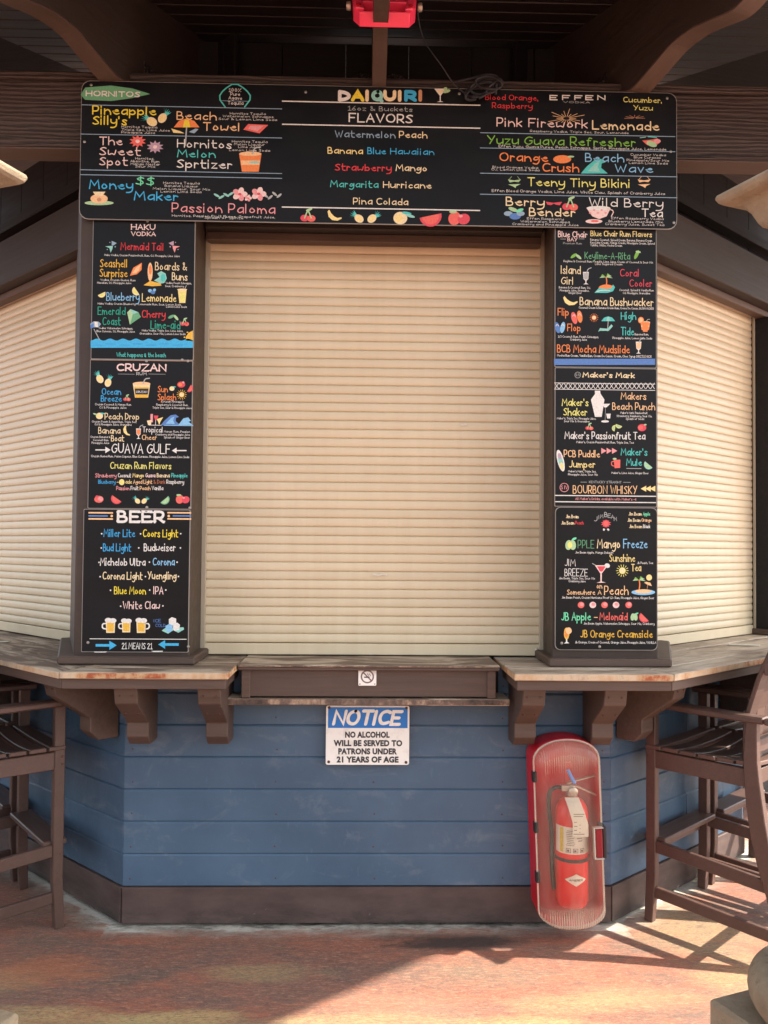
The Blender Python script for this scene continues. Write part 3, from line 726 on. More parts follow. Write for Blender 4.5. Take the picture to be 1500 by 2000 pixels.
def tall(cx, cy, r, c='orr'): return [('l', 'gy', [(cx+.1*r, cy-.8*r), (cx+.35*r, cy-1.5*r), (cx+.9*r, cy-1.7*r)], r*.14), ('p', 'wh', [(cx-.5*r, cy-r), (cx+.5*r, cy-r), (cx+.4*r, cy+.2*r), (cx+.08*r, cy+.5*r), (cx+.08*r, cy+.9*r), (cx+.45*r, cy+1.1*r), (cx-.45*r, cy+1.1*r), (cx-.08*r, cy+.9*r), (cx-.08*r, cy+.5*r), (cx-.4*r, cy+.2*r)]), ('p', c, [(cx-.42*r, cy-.8*r), (cx+.42*r, cy-.8*r), (cx+.32*r, cy+.15*r), (cx, cy+.35*r), (cx-.32*r, cy+.15*r)])]
def cup(cx, cy, r, c='orr', c2='pe'): return [('l', 'gy', [(cx+.2*r, cy-.8*r), (cx+.4*r, cy-1.35*r), (cx+.9*r, cy-1.4*r)], r*.12), ('p', c, [(cx-r, cy-.8*r), (cx+r, cy-.8*r), (cx+.75*r, cy+.8*r), (cx-.75*r, cy+.8*r)]), ('e', c2, (cx, cy-.8*r, r, r*.2)), ('p', c2, [(cx-.85*r, cy-.2*r), (cx+.85*r, cy-.2*r), (cx+.8*r, cy+.2*r), (cx-.8*r, cy+.2*r)])]
def wave(cx, cy, r, c='te', c2='tl'): return [('p', c, [(cx-1.5*r, cy+.6*r), (cx-r, cy), (cx-.3*r, cy-.6*r), (cx+.3*r, cy-.7*r), (cx+.7*r, cy-.4*r), (cx+.35*r, cy-.3*r), (cx+.3*r, cy+.1*r), (cx+.9*r, cy+.6*r)]), ('p', c2, [(cx-.9*r, cy+.4*r), (cx-.2*r, cy-.3*r), (cx+.15*r, cy-.45*r), (cx, cy), (cx+.2*r, cy+.45*r)])]
def parasol(cx, cy, r, c='te', c2='tl'): return [('l', 'gy', [(cx, cy), (cx-.1*r, cy+1.4*r)], r*.1), ('p', c, [(cx-r, cy), (cx-.6*r, cy-.5*r), (cx, cy-.7*r), (cx+.6*r, cy-.5*r), (cx+r, cy)]), ('p', c2, [(cx-.3*r, cy), (cx-.15*r, cy-.6*r), (cx+.15*r, cy-.6*r), (cx+.3*r, cy)])]
def leafpair(cx, cy, r, a=0, c='gr'): return [('e', c, (cx-r*.5, cy, r*.75, r*.3), a-35), ('e', 'lg', (cx+r*.5, cy+r*.2, r*.7, r*.28), a+40)]
def arrow(x0, x1, y, w, c, hd): 
    d = 1 if x1 > x0 else -1
    return [('p', c, [(x0, y-w/2), (x1-d*hd, y-w/2), (x1-d*hd, y-hd*.62), (x1, y), (x1-d*hd, y+hd*.62), (x1-d*hd, y+w/2), (x0, y+w/2)])]
def mug(cx, cy, r, s=1): return [('l', 'wh', [(cx-s*r*.6, cy-.3*r), (cx-s*r*1.15, cy-.25*r), (cx-s*r*1.15, cy+.4*r), (cx-s*r*.6, cy+.5*r)], r*.18), ('p', 'cr', [(cx-.68*r, cy-.7*r), (cx+.68*r, cy-.7*r), (cx+.6*r, cy+1.05*r), (cx-.6*r, cy+1.05*r)]), ('p', 'yo', [(cx-.5*r, cy-.4*r), (cx+.5*r, cy-.4*r), (cx+.45*r, cy+.85*r), (cx-.45*r, cy+.85*r)]), ('e', 'wh', (cx-.3*r, cy-.75*r, .5*r, .35*r)), ('e', 'wh', (cx+.35*r, cy-.7*r, .5*r, .35*r))]

def sign_board(label, x0, x1, z0, z1, Y, t=.004, rad=.03, rb=None, name='menu_board', face='board_black', th=.0022):
    r = root(name, ((x0+x1)/2, Y, z0), label=label, cat='sign')
    def rr(x0, x1, z0, z1, rad):
        P = []
        for (cx, cz, a0, kk) in ((x1-rad, z1-rad, 0, 1), (x0+rad, z1-rad, 90, 1), (x0+rad, z0+rad, 180, 1), (x1-rad, z0+rad, 270, 1)):
            for i in range(5): a = math.radians(a0+22.5*i); P.append((cx+rad*math.cos(a), cz+rad*math.sin(a)))
        return P
    X = Matrix.Rotation(R(90), 4, 'X')
    put('backing_panel', MB().prism(rr(x0, x1, z0, z1, rad), 0, t, Matrix.Translation((0, Y+t, 0)) @ X).mesh('backing_panel', 'board_edge'), r)
    e = th
    put('face_panel', MB().prism(rr(x0+e, x1-e, z0+e, z1-e, rad), 0, .0006, Matrix.Translation((0, Y, 0)) @ X).mesh('face_panel', face), r)
    return r
def screws(r, pts, Y, mat='metal_screw', rad=.006):
    me = MB().lathe([(0, 0), (rad, 0), (rad*.8, .002), (0, .0032)], 12).mesh('screw', mat, 0, True)
    for px, py in pts: v = at(px, py, Y); put('screw', me, r, Matrix.Translation((v.x, Y-.0005, v.z)) @ Matrix.Rotation(R(90), 4, 'X'))
# ------------------------------------------------------------ the long menu board
YB = 3.22
r = sign_board('long black menu board of coloured lettering across the top beam', -1.134, 1.241, 2.834, 3.388, YB, .006, .035)
screws(r, [(165, 277), (1303, 192), (1310, 296), (597, 180), (897, 183), (178, 166), (1316, 435)], YB)
b = Board(r, YB).view(150, 150, 3.6585)
b.D('leaf_emblem', [('p', 'gn', [(28, 130), (60, 78), (245, 63), (400, 85), (525, 124), (400, 152), (245, 174), (60, 165)])])
b.T('HORNITOS', 68, 450, 137, 34, 'wh', .24)
b.D('badge_outline', [('l', 'te', [(1060, 216), (1012, 150), (1050, 92), (1130, 42), (1210, 92), (1250, 150), (1200, 216)], 9)])
b.t('100%', 1088, 1175, 108, 24); b.t('Pure', 1100, 1166, 136, 22); b.t('Agave', 1086, 1180, 163, 22); b.t('Tequila', 1080, 1190, 199, 22)
b.line(1035, 1225, 172, 3)
b.line(35, 1467, 201, 5); b.line(30, 1467, 410, 5); b.line(26, 1467, 665, 5); b.line(24, 1467, 700, 5)
b.T('Pineapple', 115, 565, 268, 58, 'ye', .155); b.T("Silly's", 118, 357, 340, 58, 'ye', .155)
b.D('pineapple_drawing', pineapple(537, 322, 36, -60)); b.D('pineapple_drawing', pineapple(612, 296, 34, 35))
b.t('Hornitos Tequila', 322, 575, 365); b.t('Triple Sec, Lime Juice', 322, 665, 386); b.t('Pineapple Juice', 320, 560, 405)
b.T('Beach', 717, 997, 306, 56, 'pe', .13); b.T('Towel', 905, 1165, 384, 56, 'pe', .14)
b.D('parasol_drawing', parasol(785, 362, 92, 'orr', 'ye')+[('p', 'ck', [(675, 370), (740, 390), (770, 405), (690, 400)]), ('p', 'li', [(800, 395), (850, 370), (870, 375), (840, 405)])])
b.D('towel_drawing', [('p', 'co', [(1190, 378), (1225, 338), (1368, 345), (1305, 405)]), ('p', 'pk', [(1225, 372), (1240, 350), (1335, 352), (1290, 390)])])
b.t('Hornitos Tequila', 1095, 1350, 270); b.t('Watermelon Schnapps', 1045, 1405, 289); b.t('Sour & Lemon Lime Soda', 1015, 1430, 309)
b.T('The', 165, 325, 487, 56, 'pw', .13); b.T('Sweet', 165, 455, 560, 56, 'pw', .13); b.T('Spot', 165, 362, 632, 56, 'pw', .13)
b.D('starburst_drawing', burst(435, 462, 62, 'co')); b.D('starburst_drawing', burst(560, 502, 62, 'mv'))
b.t('Hornitos,', 420, 555, 592); b.t('Absinthe, Rum', 385, 590, 611); b.t('Mango Nectar', 385, 595, 631); b.t('Sour Mix', 420, 560, 649)
b.T('Hornitos', 720, 1105, 505, 54, 'wh', .13); b.T('Melon', 720, 990, 575, 52, 'te', .14); b.T('Sprtizer', 718, 1107, 650, 56, 'wh', .14)
b.t('Hornitos Tequila', 1110, 1362, 470); b.t('Melon Liqueur', 1125, 1342, 490); b.t('Lime Juice', 1155, 1310, 509); b.t('Lemon Lime Soda', 1090, 1380, 531)
b.D('bucket_drawing', cup(1240, 615, 80, 'orr', 'pe')+[('e', 'tl', (1270, 612, 40, 8))])
b.T('$$', 425, 552, 770, 50, 'mi', .15); b.T('Money', 92, 400, 800, 60, 'cy', .15); b.T('Maker', 412, 722, 880, 58, 'cy', .15)
b.t('Hornitos Tequila', 620, 877, 766); b.t('Banana Liqueur', 630, 866, 787); b.t('Melon Liqueur, Sour Mix', 545, 952, 807); b.t('Lemon Lime Soda', 600, 890, 827)
b.D('money_bag_drawing', [('e', 'lg', (160, 902, 105, 16)), ('e', 'pe', (160, 872, 62, 34)), ('p', 'cr', [(115, 822), (205, 822), (185, 850), (135, 850)]), ('e', 'ta', (160, 878, 16, 14))])
fl = [('e', 'tl', (1000+i*34, 848+12*math.sin(i*1.7), 24, 8), 30*(-1)**i) for i in range(4)]+[('e', 'gy', (1350+i*32, 850+14*math.sin(i*2.1), 22, 8), 40*(-1)**i) for i in range(4)]
for cx, cy, rr_ in ((1165, 840, 48), (1300, 838, 48), (1225, 868, 24)):
    fl += [('e', 'pk' if i % 2 else 'pw', (cx+rr_*.6*math.cos(i*1.257), cy+rr_*.5*math.sin(i*1.257), rr_*.55, rr_*.42), i*72) for i in range(5)]+[('e', 'wr', (cx, cy, rr_*.25, rr_*.2))]
b.D('flower_drawing', fl)
b.T('Passion Paloma', 682, 1415, 966, 62, 'pk', .12)
b.t('Hornitos, Passion Fruit Puree, Grapefruit Juice,', 682, 1418, 1000); b.t('Splash of Sprite', 915, 1190, 1014)
# middle third
b.view(540, 150, 3.6585)
for ch, x0, x1, c in (('D', 452, 524, 'wh'), ('A', 545, 616, 'ye'), ('I', 647, 653, 'cr'), ('Q', 688, 752, 'tl'), ('U', 775, 843, 'cr'), ('I', 880, 886, 'cr'), ('R', 925, 990, 'cy'), ('I', 1027, 1033, 'ta')):
    b.T(ch, x0, x1, 167, 60, c, .42)
b.D('cocktail_drawing', martini(1170, 128, 42)+[('e', 'lg', (1215, 104, 28, 12), -15)])
b.line(40, 1457, 175, 8, 'wh'); b.line(40, 1457, 340, 8, 'wh'); b.line(38, 1455, 931, 8, 'wh')
b.T('16oz & Buckets', 512, 970, 241, 30, 'gy', .13); b.T('FLAVORS', 520, 970, 322, 58, 'wh', .16)
b.T('Watermelon', 420, 848, 432, 46, 'li', .13); b.T('Peach', 878, 1075, 436, 44, 'cr', .14)
b.T('Banana', 368, 615, 548, 42, 'ck', .16); b.T('Blue', 652, 780, 552, 44, 'cy', .14); b.T('Hawaiian', 815, 1125, 554, 42, 'cy', .13)
b.T('Strawberry', 420, 820, 669, 46, 're', .15); b.T('Mango', 854, 1075, 672, 44, 'cr', .15)
b.T('Margarita', 386, 725, 788, 44, 'te', .14); b.T('Hurricane', 764, 1105, 793, 42, 'cr', .15)
b.T('Pina Colada', 550, 938, 911, 44, 'cr', .14)
b.D('cherry_drawing', cherry(225, 1010, 30)); b.D('banana_drawing', banana(412, 1000, 48, 10)); b.D('pineapple_drawing', pineapple(590, 1014, 32, -55)); b.D('pineapple_drawing', pineapple(682, 1014, 32, 50))
b.D('peach_drawing', peach(885, 1010, 50)+[('e', 'tl', (955, 995, 35, 10), 15)]); b.D('melon_drawing', melon(1100, 992, 80, -12)); b.D('strawberry_drawing', berry(1300, 1012, 55))
# right third
b.view(930, 160, 3.75)
b.T('Blood Orange,', 68, 455, 131, 38, 're', .13); b.T('Raspberry', 117, 410, 192, 38, 're', .13)
for ch, x0 in (('E', 540), ('F', 632), ('F', 722), ('E', 802), ('N', 890)): b.T(ch, x0, x0+52, 132, 30, 'wh', .26)
b.T('VODKA', 638, 832, 155, 12, 'gy', .2)
b.T('Cucumber,', 1078, 1360, 150, 38, 'py', .13); b.T('Yuzu', 1152, 1290, 208, 34, 'py', .14)
b.D('firework_drawing', [('l', 'pe', [(660+25*math.cos(t), 268+12*math.sin(t)), (660+k*math.cos(t), 268+k*.5*math.sin(t))], 3) for t, k in [(i*math.pi/9, 70+35*(i % 3)) for i in range(18)]]+[('l', 'ta', [(1160+10*math.cos(t), 268+5*math.sin(t)), (1160+75*math.cos(t), 268+24*math.sin(t))], 2.5) for t in [i*math.pi/6 for i in range(6, 13)]])
b.T('Pink', 152, 332, 325, 60, 'pw', .13); b.T('Firework', 385, 812, 331, 60, 'pw', .13); b.T('Lemonade', 852, 1336, 347, 62, 'cr', .15)
b.t('Raspberry Vodka, Triple Sec, Sour, Lemonade', 395, 1115, 369)
b.line(30, 1458, 373, 5); b.T('Yuzu Guava Refresher', 82, 1163, 455, 60, 'gr', .13)
b.D('cocktail_drawing', [('p', 'co', [(1215, 430), (1270, 425), (1330, 415), (1345, 445), (1300, 478), (1250, 462)]), ('e', 'lg', (1285, 455, 40, 20), 20), ('l', 'tl', [(1200, 410), (1240, 405)], 5), ('l', 'te', [(1260, 402), (1320, 408)], 7), ('e', 'pk', (1325, 435, 26, 16))])
b.t('Effen Yuzu, Guava Puree, Peach Schnapps, Sprite, Pineapple Juice, Lemonade', 165, 1390, 481, 18)
b.line(28, 1458, 484, 5)
b.T('Orange', 172, 523, 579, 58, 'orr', .15); b.T('Crush', 487, 750, 656, 58, 'orr', .15)
b.D('orange_drawing', [('e', 'orr', (630, 567, 66, 30)), ('e', 'lg', (692, 548, 26, 7))])
b.T('Beach', 800, 1080, 584, 58, 'lb', .13); b.T('Wave', 1018, 1292, 661, 56, 'lb', .13); b.D('wave_drawing', wave(890, 622, 82))
b.t('Blood Orange Vodka', 120, 452, 632); b.t('OJ, Lemon Lime Soda', 112, 462, 649); b.t('Cucumber Vodka', 1130, 1387, 541); b.t('Blue Curacao', 1155, 1352, 561); b.t('Pineapple/Sour Mix', 1102, 1410, 581); b.t('Lemon Lime Soda', 1118, 1400, 601)
b.line(28, 1472, 669, 5); b.T('Teeny Tiny Bikini', 378, 1125, 762, 58, 'py', .13)
for cx, c in ((280, 'lg'), (1230, 'pe')):
    b.D('bikini_drawing', [('p', c, [(cx-48, 715), (cx, 722), (cx+48, 715), (cx+30, 735), (cx, 730), (cx-34, 737)]), ('p', c, [(cx-46, 752), (cx+46, 748), (cx+12, 765), (cx+8, 778), (cx-10, 766)]), ('l', c, [(cx-40, 716), (cx-20, 694)], 3), ('l', c, [(cx+40, 716), (cx+22, 694)], 3)])
b.t('Effen Blood Orange Vodka, Lime Juice, White Claw, Splash of Cranberry Juice', 115, 1382, 806, 18)
b.line(28, 1472, 823, 5); b.T('Berry', 220, 497, 906, 58, 'cr', .15); b.T('Bender', 390, 722, 981, 58, 'cr', .15)
b.D('blueberry_drawing', [('e', 'li', (235, 965, 32, 18)), ('e', 'nv', (285, 985, 42, 24)), ('e', 'li', (325, 965, 30, 18)), ('e', 'lg', (270, 935, 36, 14), 20), ('e', 'mi', (318, 942, 30, 12), -20)])
b.D('glasses_drawing', [('p', 'wr', [(510, 878), (565, 886), (630, 878), (612, 904), (585, 900), (568, 892), (548, 903), (522, 900)])]); b.D('cherry_drawing', cherry(688, 915, 32))
b.T('Wild Berry', 828, 1366, 911, 60, 'wh', .12); b.T('Tea', 1214, 1362, 989, 56, 'wh', .14)
b.D('teacup_drawing', [('l', 'pw', [(965, 930), (1010, 945), (990, 985)], 7), ('p', 'pw', [(808, 925), (985, 925), (955, 985), (900, 1005), (850, 985)]), ('e', 'wh', (895, 925, 88, 16)), ('e', 'pw', (862, 1022, 62, 16)), ('e', 'co', (868, 1020, 30, 8))]+[('e', 'pk', (835+i*28, 950+10*(-1)**i, 9, 7)) for i in range(5)])
b.t('Effen Raspberry', 372, 640, 1009); b.t('Watermelon Schnapps', 325, 685, 1029); b.t('Cranberry and Pineapple Juice', 265, 748, 1049)
b.t('Effen Raspberry Vodka', 990, 1370, 1006); b.t('Blueberry Lemonade Mix,', 970, 1370, 1029); b.t('Cranberry Juice, Sweet Tea', 945, 1375, 1049)
b.done()

# ------------------------------------------------------------ left pillar boards
YP = 3.238
def pb(label, x0, x1, z0, z1, rad=.004): return sign_board(label, x0, x1, z0, z1, YP, .008, rad, name='menu_board')
zz = lambda y: at(275, y, YP).z
r = pb('upper narrow menu board on the left pillar, with a blue wave along its foot', -1.085, -.682, zz(702.5), zz(425))
screws(r, [(288, 432), (356, 703)], YP)
b = Board(r, YP).view(160, 420, 6.5217)
b.T('HAKU', 632, 932, 186, 66, 'pw', .16, True); b.T('VODKA', 632, 938, 265, 50, 'pw', .18, True)
for cx, c, c2 in ((375, 'li', 'tl'), (1175, 'mv', 'pk')):
    s_ = 1 if cx < 700 else -1
    b.D('mermaid_tail_drawing', [('p', c, [(cx+s_*5, 385), (cx+s_*5, 330), (cx+s_*70, 358), (cx+s_*25, 390)]), ('p', c2, [(cx+s_*20, 392), (cx-s_*78, 400), (cx-s_*25, 420), (cx-s_*8, 480), (cx+s_*15, 430)]), ('e', c, (cx-s_*18, 350, 7, 7)), ('e', c, (cx+s_*50, 405, 9, 9)), ('e', c, (cx-s_*50, 440, 7, 7))])
b.T('Mermaid Tail', 497, 1040, 445, 92, 're', .10)
b.t('Haku Vodka, Cruzan Passionfruit, Rum, OJ, Pineapple, Lime Juice', 290, 1247, 522, 24)
b.T('Seashell', 235, 578, 662, 98, 'yo', .10); b.T('Surprise', 230, 580, 786, 96, 'yo', .10)
b.D('seashell_drawing', [('p', 'orr', [(612, 775), (655, 672), (765, 608), (760, 700), (700, 755)]), ('p', 'pe', [(640, 745), (690, 670), (750, 630), (725, 710), (690, 740)])])
b.t('Vodka, Cruzan Guava, Rum', 240, 685, 838, 24); b.t('Hawaiian, OJ, Pineapple Juice', 198, 630, 875, 24)
b.T('Boards &', 937, 1335, 700, 96, 'cr', .10); b.T('Buns', 1152, 1342, 830, 92, 'cr', .12)
b.D('surfboard_drawing', [('e', 'pe', (870, 725, 32, 118)), ('e', 'orr', (872, 700, 18, 60)), ('p', 'yo', [(785, 895), (870, 840), (1000, 870), (1015, 900), (900, 908)]), ('p', 'tl', [(920, 835), (990, 790), (960, 745), (1010, 715), (1065, 745), (1082, 810), (1050, 865), (1005, 875)]), ('e', 'te', (1035, 800, 32, 48))])
b.t('Vodka, Peach Schnapps,', 1070, 1398, 878, 24); b.t('Sour, Cranberry', 1062, 1300, 918, 24)
b.D('lemon_drawing', citrus(250, 1000, 52, -25)); b.D('lemon_drawing', citrus(700, 965, 60, 55)); b.D('blueberry_drawing', [('e', 'lb', (868, 965, 26, 22)), ('e', 'nv', (905, 985, 30, 24)), ('e', 'lb', (925, 955, 20, 18))])
b.T('Blueberry', 317, 732, 1088, 100, 'lb', .10); b.T('Lemonade', 770, 1200, 1100, 96, 'ck', .11)
b.D('lemonade_drawing', [('l', 'gy', [(1312, 940), (1330, 900)], 8), ('p', 'ck', [(1222, 948), (1335, 945), (1318, 1120), (1242, 1122)]), ('e', 'cr', (1278, 950, 64, 12)), ('p', 'py', [(1240, 985), (1322, 985), (1308, 1105), (1250, 1108)])])
b.t('Haku Vodka, Cruzan Blueberry - Lemonade Rum, Sour, Lemon Soda', 205, 1260, 1140, 24); b.t('Lemon Lime Soda', 1075, 1335, 1180, 24)
b.T('Emerald', 207, 552, 1268, 96, 'dg', .10); b.T('Coast', 268, 492, 1400, 96, 'dg', .10)
b.D('emerald_drawing', [('p', 'gn', [(577, 1240), (620, 1200), (720, 1238), (752, 1300), (612, 1398)]), ('p', 'lg', [(577, 1240), (620, 1200), (650, 1265), (612, 1398)]), ('p', 'tl', [(620, 1200), (720, 1238), (650, 1265)])])
b.T('Cherry', 768, 1062, 1305, 92, 're', .11); b.T('Lime-aid', 880, 1250, 1448, 100, 'dg', .10)
b.D('lime_drawing', leafpair(1170, 1295, 60, 10, 'gn')); b.D('cherry_drawing', cherry(1308, 1385, 32))
b.t('Vodka, Watermelon Schnapps,', 215, 650, 1452, 24); b.t('Blue Curacao, OJ, Pineapple Juice', 190, 675, 1492, 24)
b.t('Haku Vodka, Triple Sec, Lime Juice,', 768, 1290, 1482, 24); b.t('Grenadine, Sour Mix, Lemon Lime Soda', 740, 1318, 1522, 24)
b.D('parasol_drawing', [('l', 'gy', [(155, 1455), (225, 1588)], 9), ('p', 'li', [(108, 1385), (150, 1355), (215, 1360), (245, 1390), (210, 1430), (150, 1432), (112, 1450)]), ('p', 'nv', [(108, 1400), (150, 1378), (150, 1432), (112, 1450)]), ('p', 'wh', [(160, 1358), (200, 1360), (205, 1432), (165, 1420)])])
b.D('sun_drawing', [('p', 'yo', [(1416, 1470), (1360, 1500), (1325, 1550), (1325, 1600), (1416, 1606)]), ('e', 'yo', (1345, 1495, 12, 9)), ('e', 'yo', (1308, 1558, 12, 9))])
wv_ = [(112, 1692)]+[(112+i*16.3, 1588+13*math.cos(i*.62)) for i in range(81)]+[(1416, 1692)]
b.D('wave_drawing', [('p', 'cy', wv_)]+[('e', 'bl', (200+i*170, 1650+8*(-1)**i, 70, 12)) for i in range(7)])
b.T('What happens', 445, 775, 1805, 52, 'te', .12); b.T('@ the beach', 795, 1068, 1808, 52, 'te', .12)
b.line(105, 1418, 1846, 4, 'ta'); b.done()

r = pb('middle narrow menu board on the left pillar, with a yellow drink bucket drawn', -1.087, -.684, zz(994), zz(703))
screws(r, [(286, 705), (367, 705), (287, 991), (371, 992)], YP)
b = Board(r, YP).view(160, 690, 6.4516)
b.T('CRUZAN', 445, 1058, 218, 82, 'pw', .22, True); b.T('RUM', 690, 818, 275, 34, 'gy', .2, True); b.line(455, 665, 262, 4, 'gy'); b.line(840, 1055, 262, 4, 'gy')
b.D('pineapple_drawing', pineapple(228, 325, 50, -30)); b.D('pineapple_drawing', pineapple(330, 372, 48, 15))
b.T('Ocean', 255, 492, 520, 78, 'bl', .12); b.T('Breeze', 245, 500, 606, 74, 'bl', .13); b.D('cherry_drawing', cherry(568, 580, 26))
b.D('bucket_drawing', cup(752, 470, 110, 'cr', 'pe')+[('p', 'yo', [(658, 425), (845, 425), (828, 560), (675, 560)]), ('p', 'dk', [(665, 445), (842, 445), (832, 520), (675, 520)])]); b.T('CRUZAN', 685, 822, 498, 22, 'wh', .2)
b.T('Sun', 960, 1080, 490, 76, 'orr', .11); b.T('Splash', 958, 1185, 590, 78, 'orr', .11); b.D('sun_drawing', sun(1258, 522, 34)); b.D('lemon_drawing', peach(1135, 445, 32))
b.D('guava_drawing', [('e', 'wr', (1252, 395, 50, 38)), ('e', 'orr', (1240, 395, 24, 20)), ('e', 'pk', (1278, 368, 14, 14))]); b.D('melon_drawing', melon(1350, 440, 50, -60))
b.t('Cruzan Coconut & Mango Rum', 168, 622, 655, 24); b.t('OJ & Pineapple Juice', 225, 562, 695, 24)
b.t('Cruzan Pineapple', 1010, 1290, 620, 24); b.t('Raspberry & Coconut Rum', 940, 1335, 660, 24); b.t('Triple Sec, Sour & Pineapple Juice', 892, 1385, 697, 24)
b.D('peach_drawing', peach(222, 790, 45)+[('e', 'lg', (170, 768, 30, 10), 20)]); b.T('Peach Drop', 292, 720, 832, 78, 'cr', .11)
b.D('glasses_drawing', [('p', 'pk', [(865, 765), (895, 765), (895, 870), (865, 870)]), ('p', 'wr', [(905, 785), (965, 785), (945, 845), (925, 845)]), ('p', 'cr', [(820, 850), (880, 840), (870, 905), (835, 905)]), ('p', 'ck', [(945, 830), (1025, 805), (990, 860), (975, 905), (960, 860)]), ('l', 'wh', [(930, 845), (928, 905)], 6), ('l', 'wh', [(850, 905), (1000, 908)], 7)])
b.D('wave_drawing', wave(1150, 845, 105, 'nv', 'lb')+[('p', 'lb', [(1215, 905), (1280, 820), (1340, 808), (1375, 850), (1345, 865), (1400, 905)])]); b.line(1032, 1405, 908, 9, 'lb')
b.t('Cruzan Peach & Aged Rum, Triple Sec,', 130, 690, 872, 24); b.t('OJ & Pineapple Juice, Grenadine', 165, 628, 908, 24)
b.T('Banana', 212, 482, 1010, 78, 'cr', .11); b.T('Boat', 372, 532, 1108, 74, 'cr', .12); b.D('banana_drawing', banana(560, 985, 58, 45))
b.D('glass_drawing', tall(714, 1010, 62, 'orr')); b.T('Tropical', 768, 1018, 995, 66, 'wh', .11); b.T('Cheer', 760, 942, 1090, 62, 'pe', .12)
b.t('Cruzan Banana &', 112, 358, 1065, 24); b.t('Coconut Rum', 145, 335, 1105, 24); b.t('Pineapple Juice', 125, 345, 1140, 24)
b.t('Mango Rum, Passion', 1035, 1362, 998, 24); b.t('Cranberry and Pineapple Juice', 930, 1362, 1035, 24); b.t('Splash of Ginger Beer', 1035, 1362, 1072, 24)
b.T('GUAVA GULF', 380, 1112, 1258, 118, 'wh', .10)
b.D('arrow_drawing', arrow(170, 362, 1218, 14, 'wh', 66)); b.D('arrow_drawing', arrow(1318, 1135, 1226, 14, 'wh', 58))
b.t('Cruzan Guava Rum, Melon Liqueur, Blue Curacao, Pineapple Juice, Lemon Lime Soda', 120, 1350, 1308, 26)
b.T('Cruzan Rum Flavors', 362, 1125, 1452, 82, 'py', .11)
x = 172
for w_, l_, c in (('Strawberry', 262, 'pk'), ('Coconut', 160, 'wh'), ('Mango', 140, 'ck'), ('Guava', 118, 'pw'), ('Banana', 158, 'cr'), ('Pineapple', 200, 'te')):
    b.T(w_, x, x+l_, 1562, 48, c, .14); x += l_+24
x = 210
for w_, l_, c in (('Blueberry', 212, 'bl'), ('-', 22, 'cr'), ('ade', 78, 'ck'), ('Aged', 110, 'pe'), ('Light', 105, 'pe'), ('&', 28, 'br'), ('Dark', 95, 'br'), ('Raspberry', 218, 'wh')):
    if w_ == 'ade': x += 68
    b.T(w_, x, x+l_, 1642, 46, c, .14); x += l_+20
b.D('lemon_drawing', [('e', 'ck', (503, 1624, 34, 38)), ('e', 'py', (503, 1624, 24, 28))])
x = 438
for w_, l_, c in (('Passion', 160, 'pk'), ('Fruit', 95, 'wh'), ('Peach', 130, 'pe'), ('Vanilla', 140, 'wh')): b.T(w_, x, x+l_, 1722, 46, c, .14); x += l_+20
b.D('guava_drawing', [('e', 'co', (215, 1840, 58, 44)), ('e', 'pk', (235, 1835, 32, 28)), ('e', 'wr', (190, 1805, 18, 14))]); b.D('melon_drawing', melon(440, 1828, 72, 35))
b.D('pineapple_drawing', pineapple(702, 1862, 34, -45)); b.D('pineapple_drawing', pineapple(785, 1862, 34, 45)); b.D('lime_drawing', citrus(1040, 1840, 66, -40, 'lg', 'gn')); b.D('strawberry_drawing', berry(1265, 1840, 62)); b.done()

r = pb('lower narrow black board on the left pillar, headed BEER', -1.102, -.686, zz(1274), zz(995))
screws(r, [(286, 998), (368, 1263), (172, 1255)], YP)
b = Board(r, YP).view(150, 980, 6.0)
b.T('BEER', 485, 1018, 232, 122, 'wh', .24, True)
for x0, x1, xb0, xb1 in ((138, 425, 138, 365), (1062, 1342, 1125, 1342)):
    b.line(x0, x1, 128, 17, 'pe'); b.line(x0, x1, 200, 17, 'pe'); b.line(xb0, xb1, 165, 17, 'nv')
b.D('dot_drawing', [('e', 'pe', (410, 167, 15, 15))]); b.D('dot_drawing', [('e', 'pe', (1078, 167, 15, 15))])
for tx, x0, x1, y, c in (('Miller Lite', 318, 682, 408, 'bl'), ('Coors Light', 780, 1185, 410, 'ye'), ('Bud Light', 312, 635, 577, 'bl'), ('Budweiser', 790, 1155, 575, 'wh'), ('Michelob Ultra', 278, 802, 745, 'wh'), ('Corona', 895, 1145, 742, 'lb'), ('Corona Light', 308, 768, 908, 'cr'), ('Yuengling', 835, 1165, 905, 'cr'), ('Blue Moon', 442, 808, 1080, 'ye'), ('IPA', 903, 1012, 1080, 'pw'), ('White Claw', 545, 972, 1252, 'pw')):
    b.T(tx, x0, x1, y, 84, c, .115)
b.D('dot_drawing', [('e', 'wh', (x, y, 9, 9)) for x, y in ((292, 374), (748, 376), (1218, 374), (288, 541), (727, 541), (1215, 541), (262, 710), (852, 708), (1176, 708), (275, 878), (805, 877), (1192, 876), (397, 1037), (855, 1034), (1044, 1034), (516, 1224), (1010, 1220))])
b.D('beer_mug_drawing', mug(395, 1450, 82)); b.D('beer_mug_drawing', mug(580, 1450, 76)); b.D('beer_mug_drawing', mug(755, 1450, 82, -1))
b.t('ICE', 905, 985, 1410, 34, 'nv'); b.t('COLD', 925, 1040, 1465, 34, 'nv')
b.D('ice_drawing', [('p', 'tl', [(995, 1510), (1050, 1470), (1110, 1480), (1250, 1470), (1258, 1495), (1190, 1535), (1130, 1505), (1070, 1545)]), ('p', 'wh', [(1080, 1375), (1115, 1352), (1165, 1370), (1165, 1430), (1120, 1450), (1080, 1435)]), ('p', 'lb', [(1040, 1455), (1085, 1430), (1125, 1450), (1120, 1515), (1075, 1530), (1045, 1505)]), ('p', 'wh', [(1130, 1440), (1175, 1415), (1210, 1440), (1200, 1500), (1150, 1515), (1128, 1490)])])
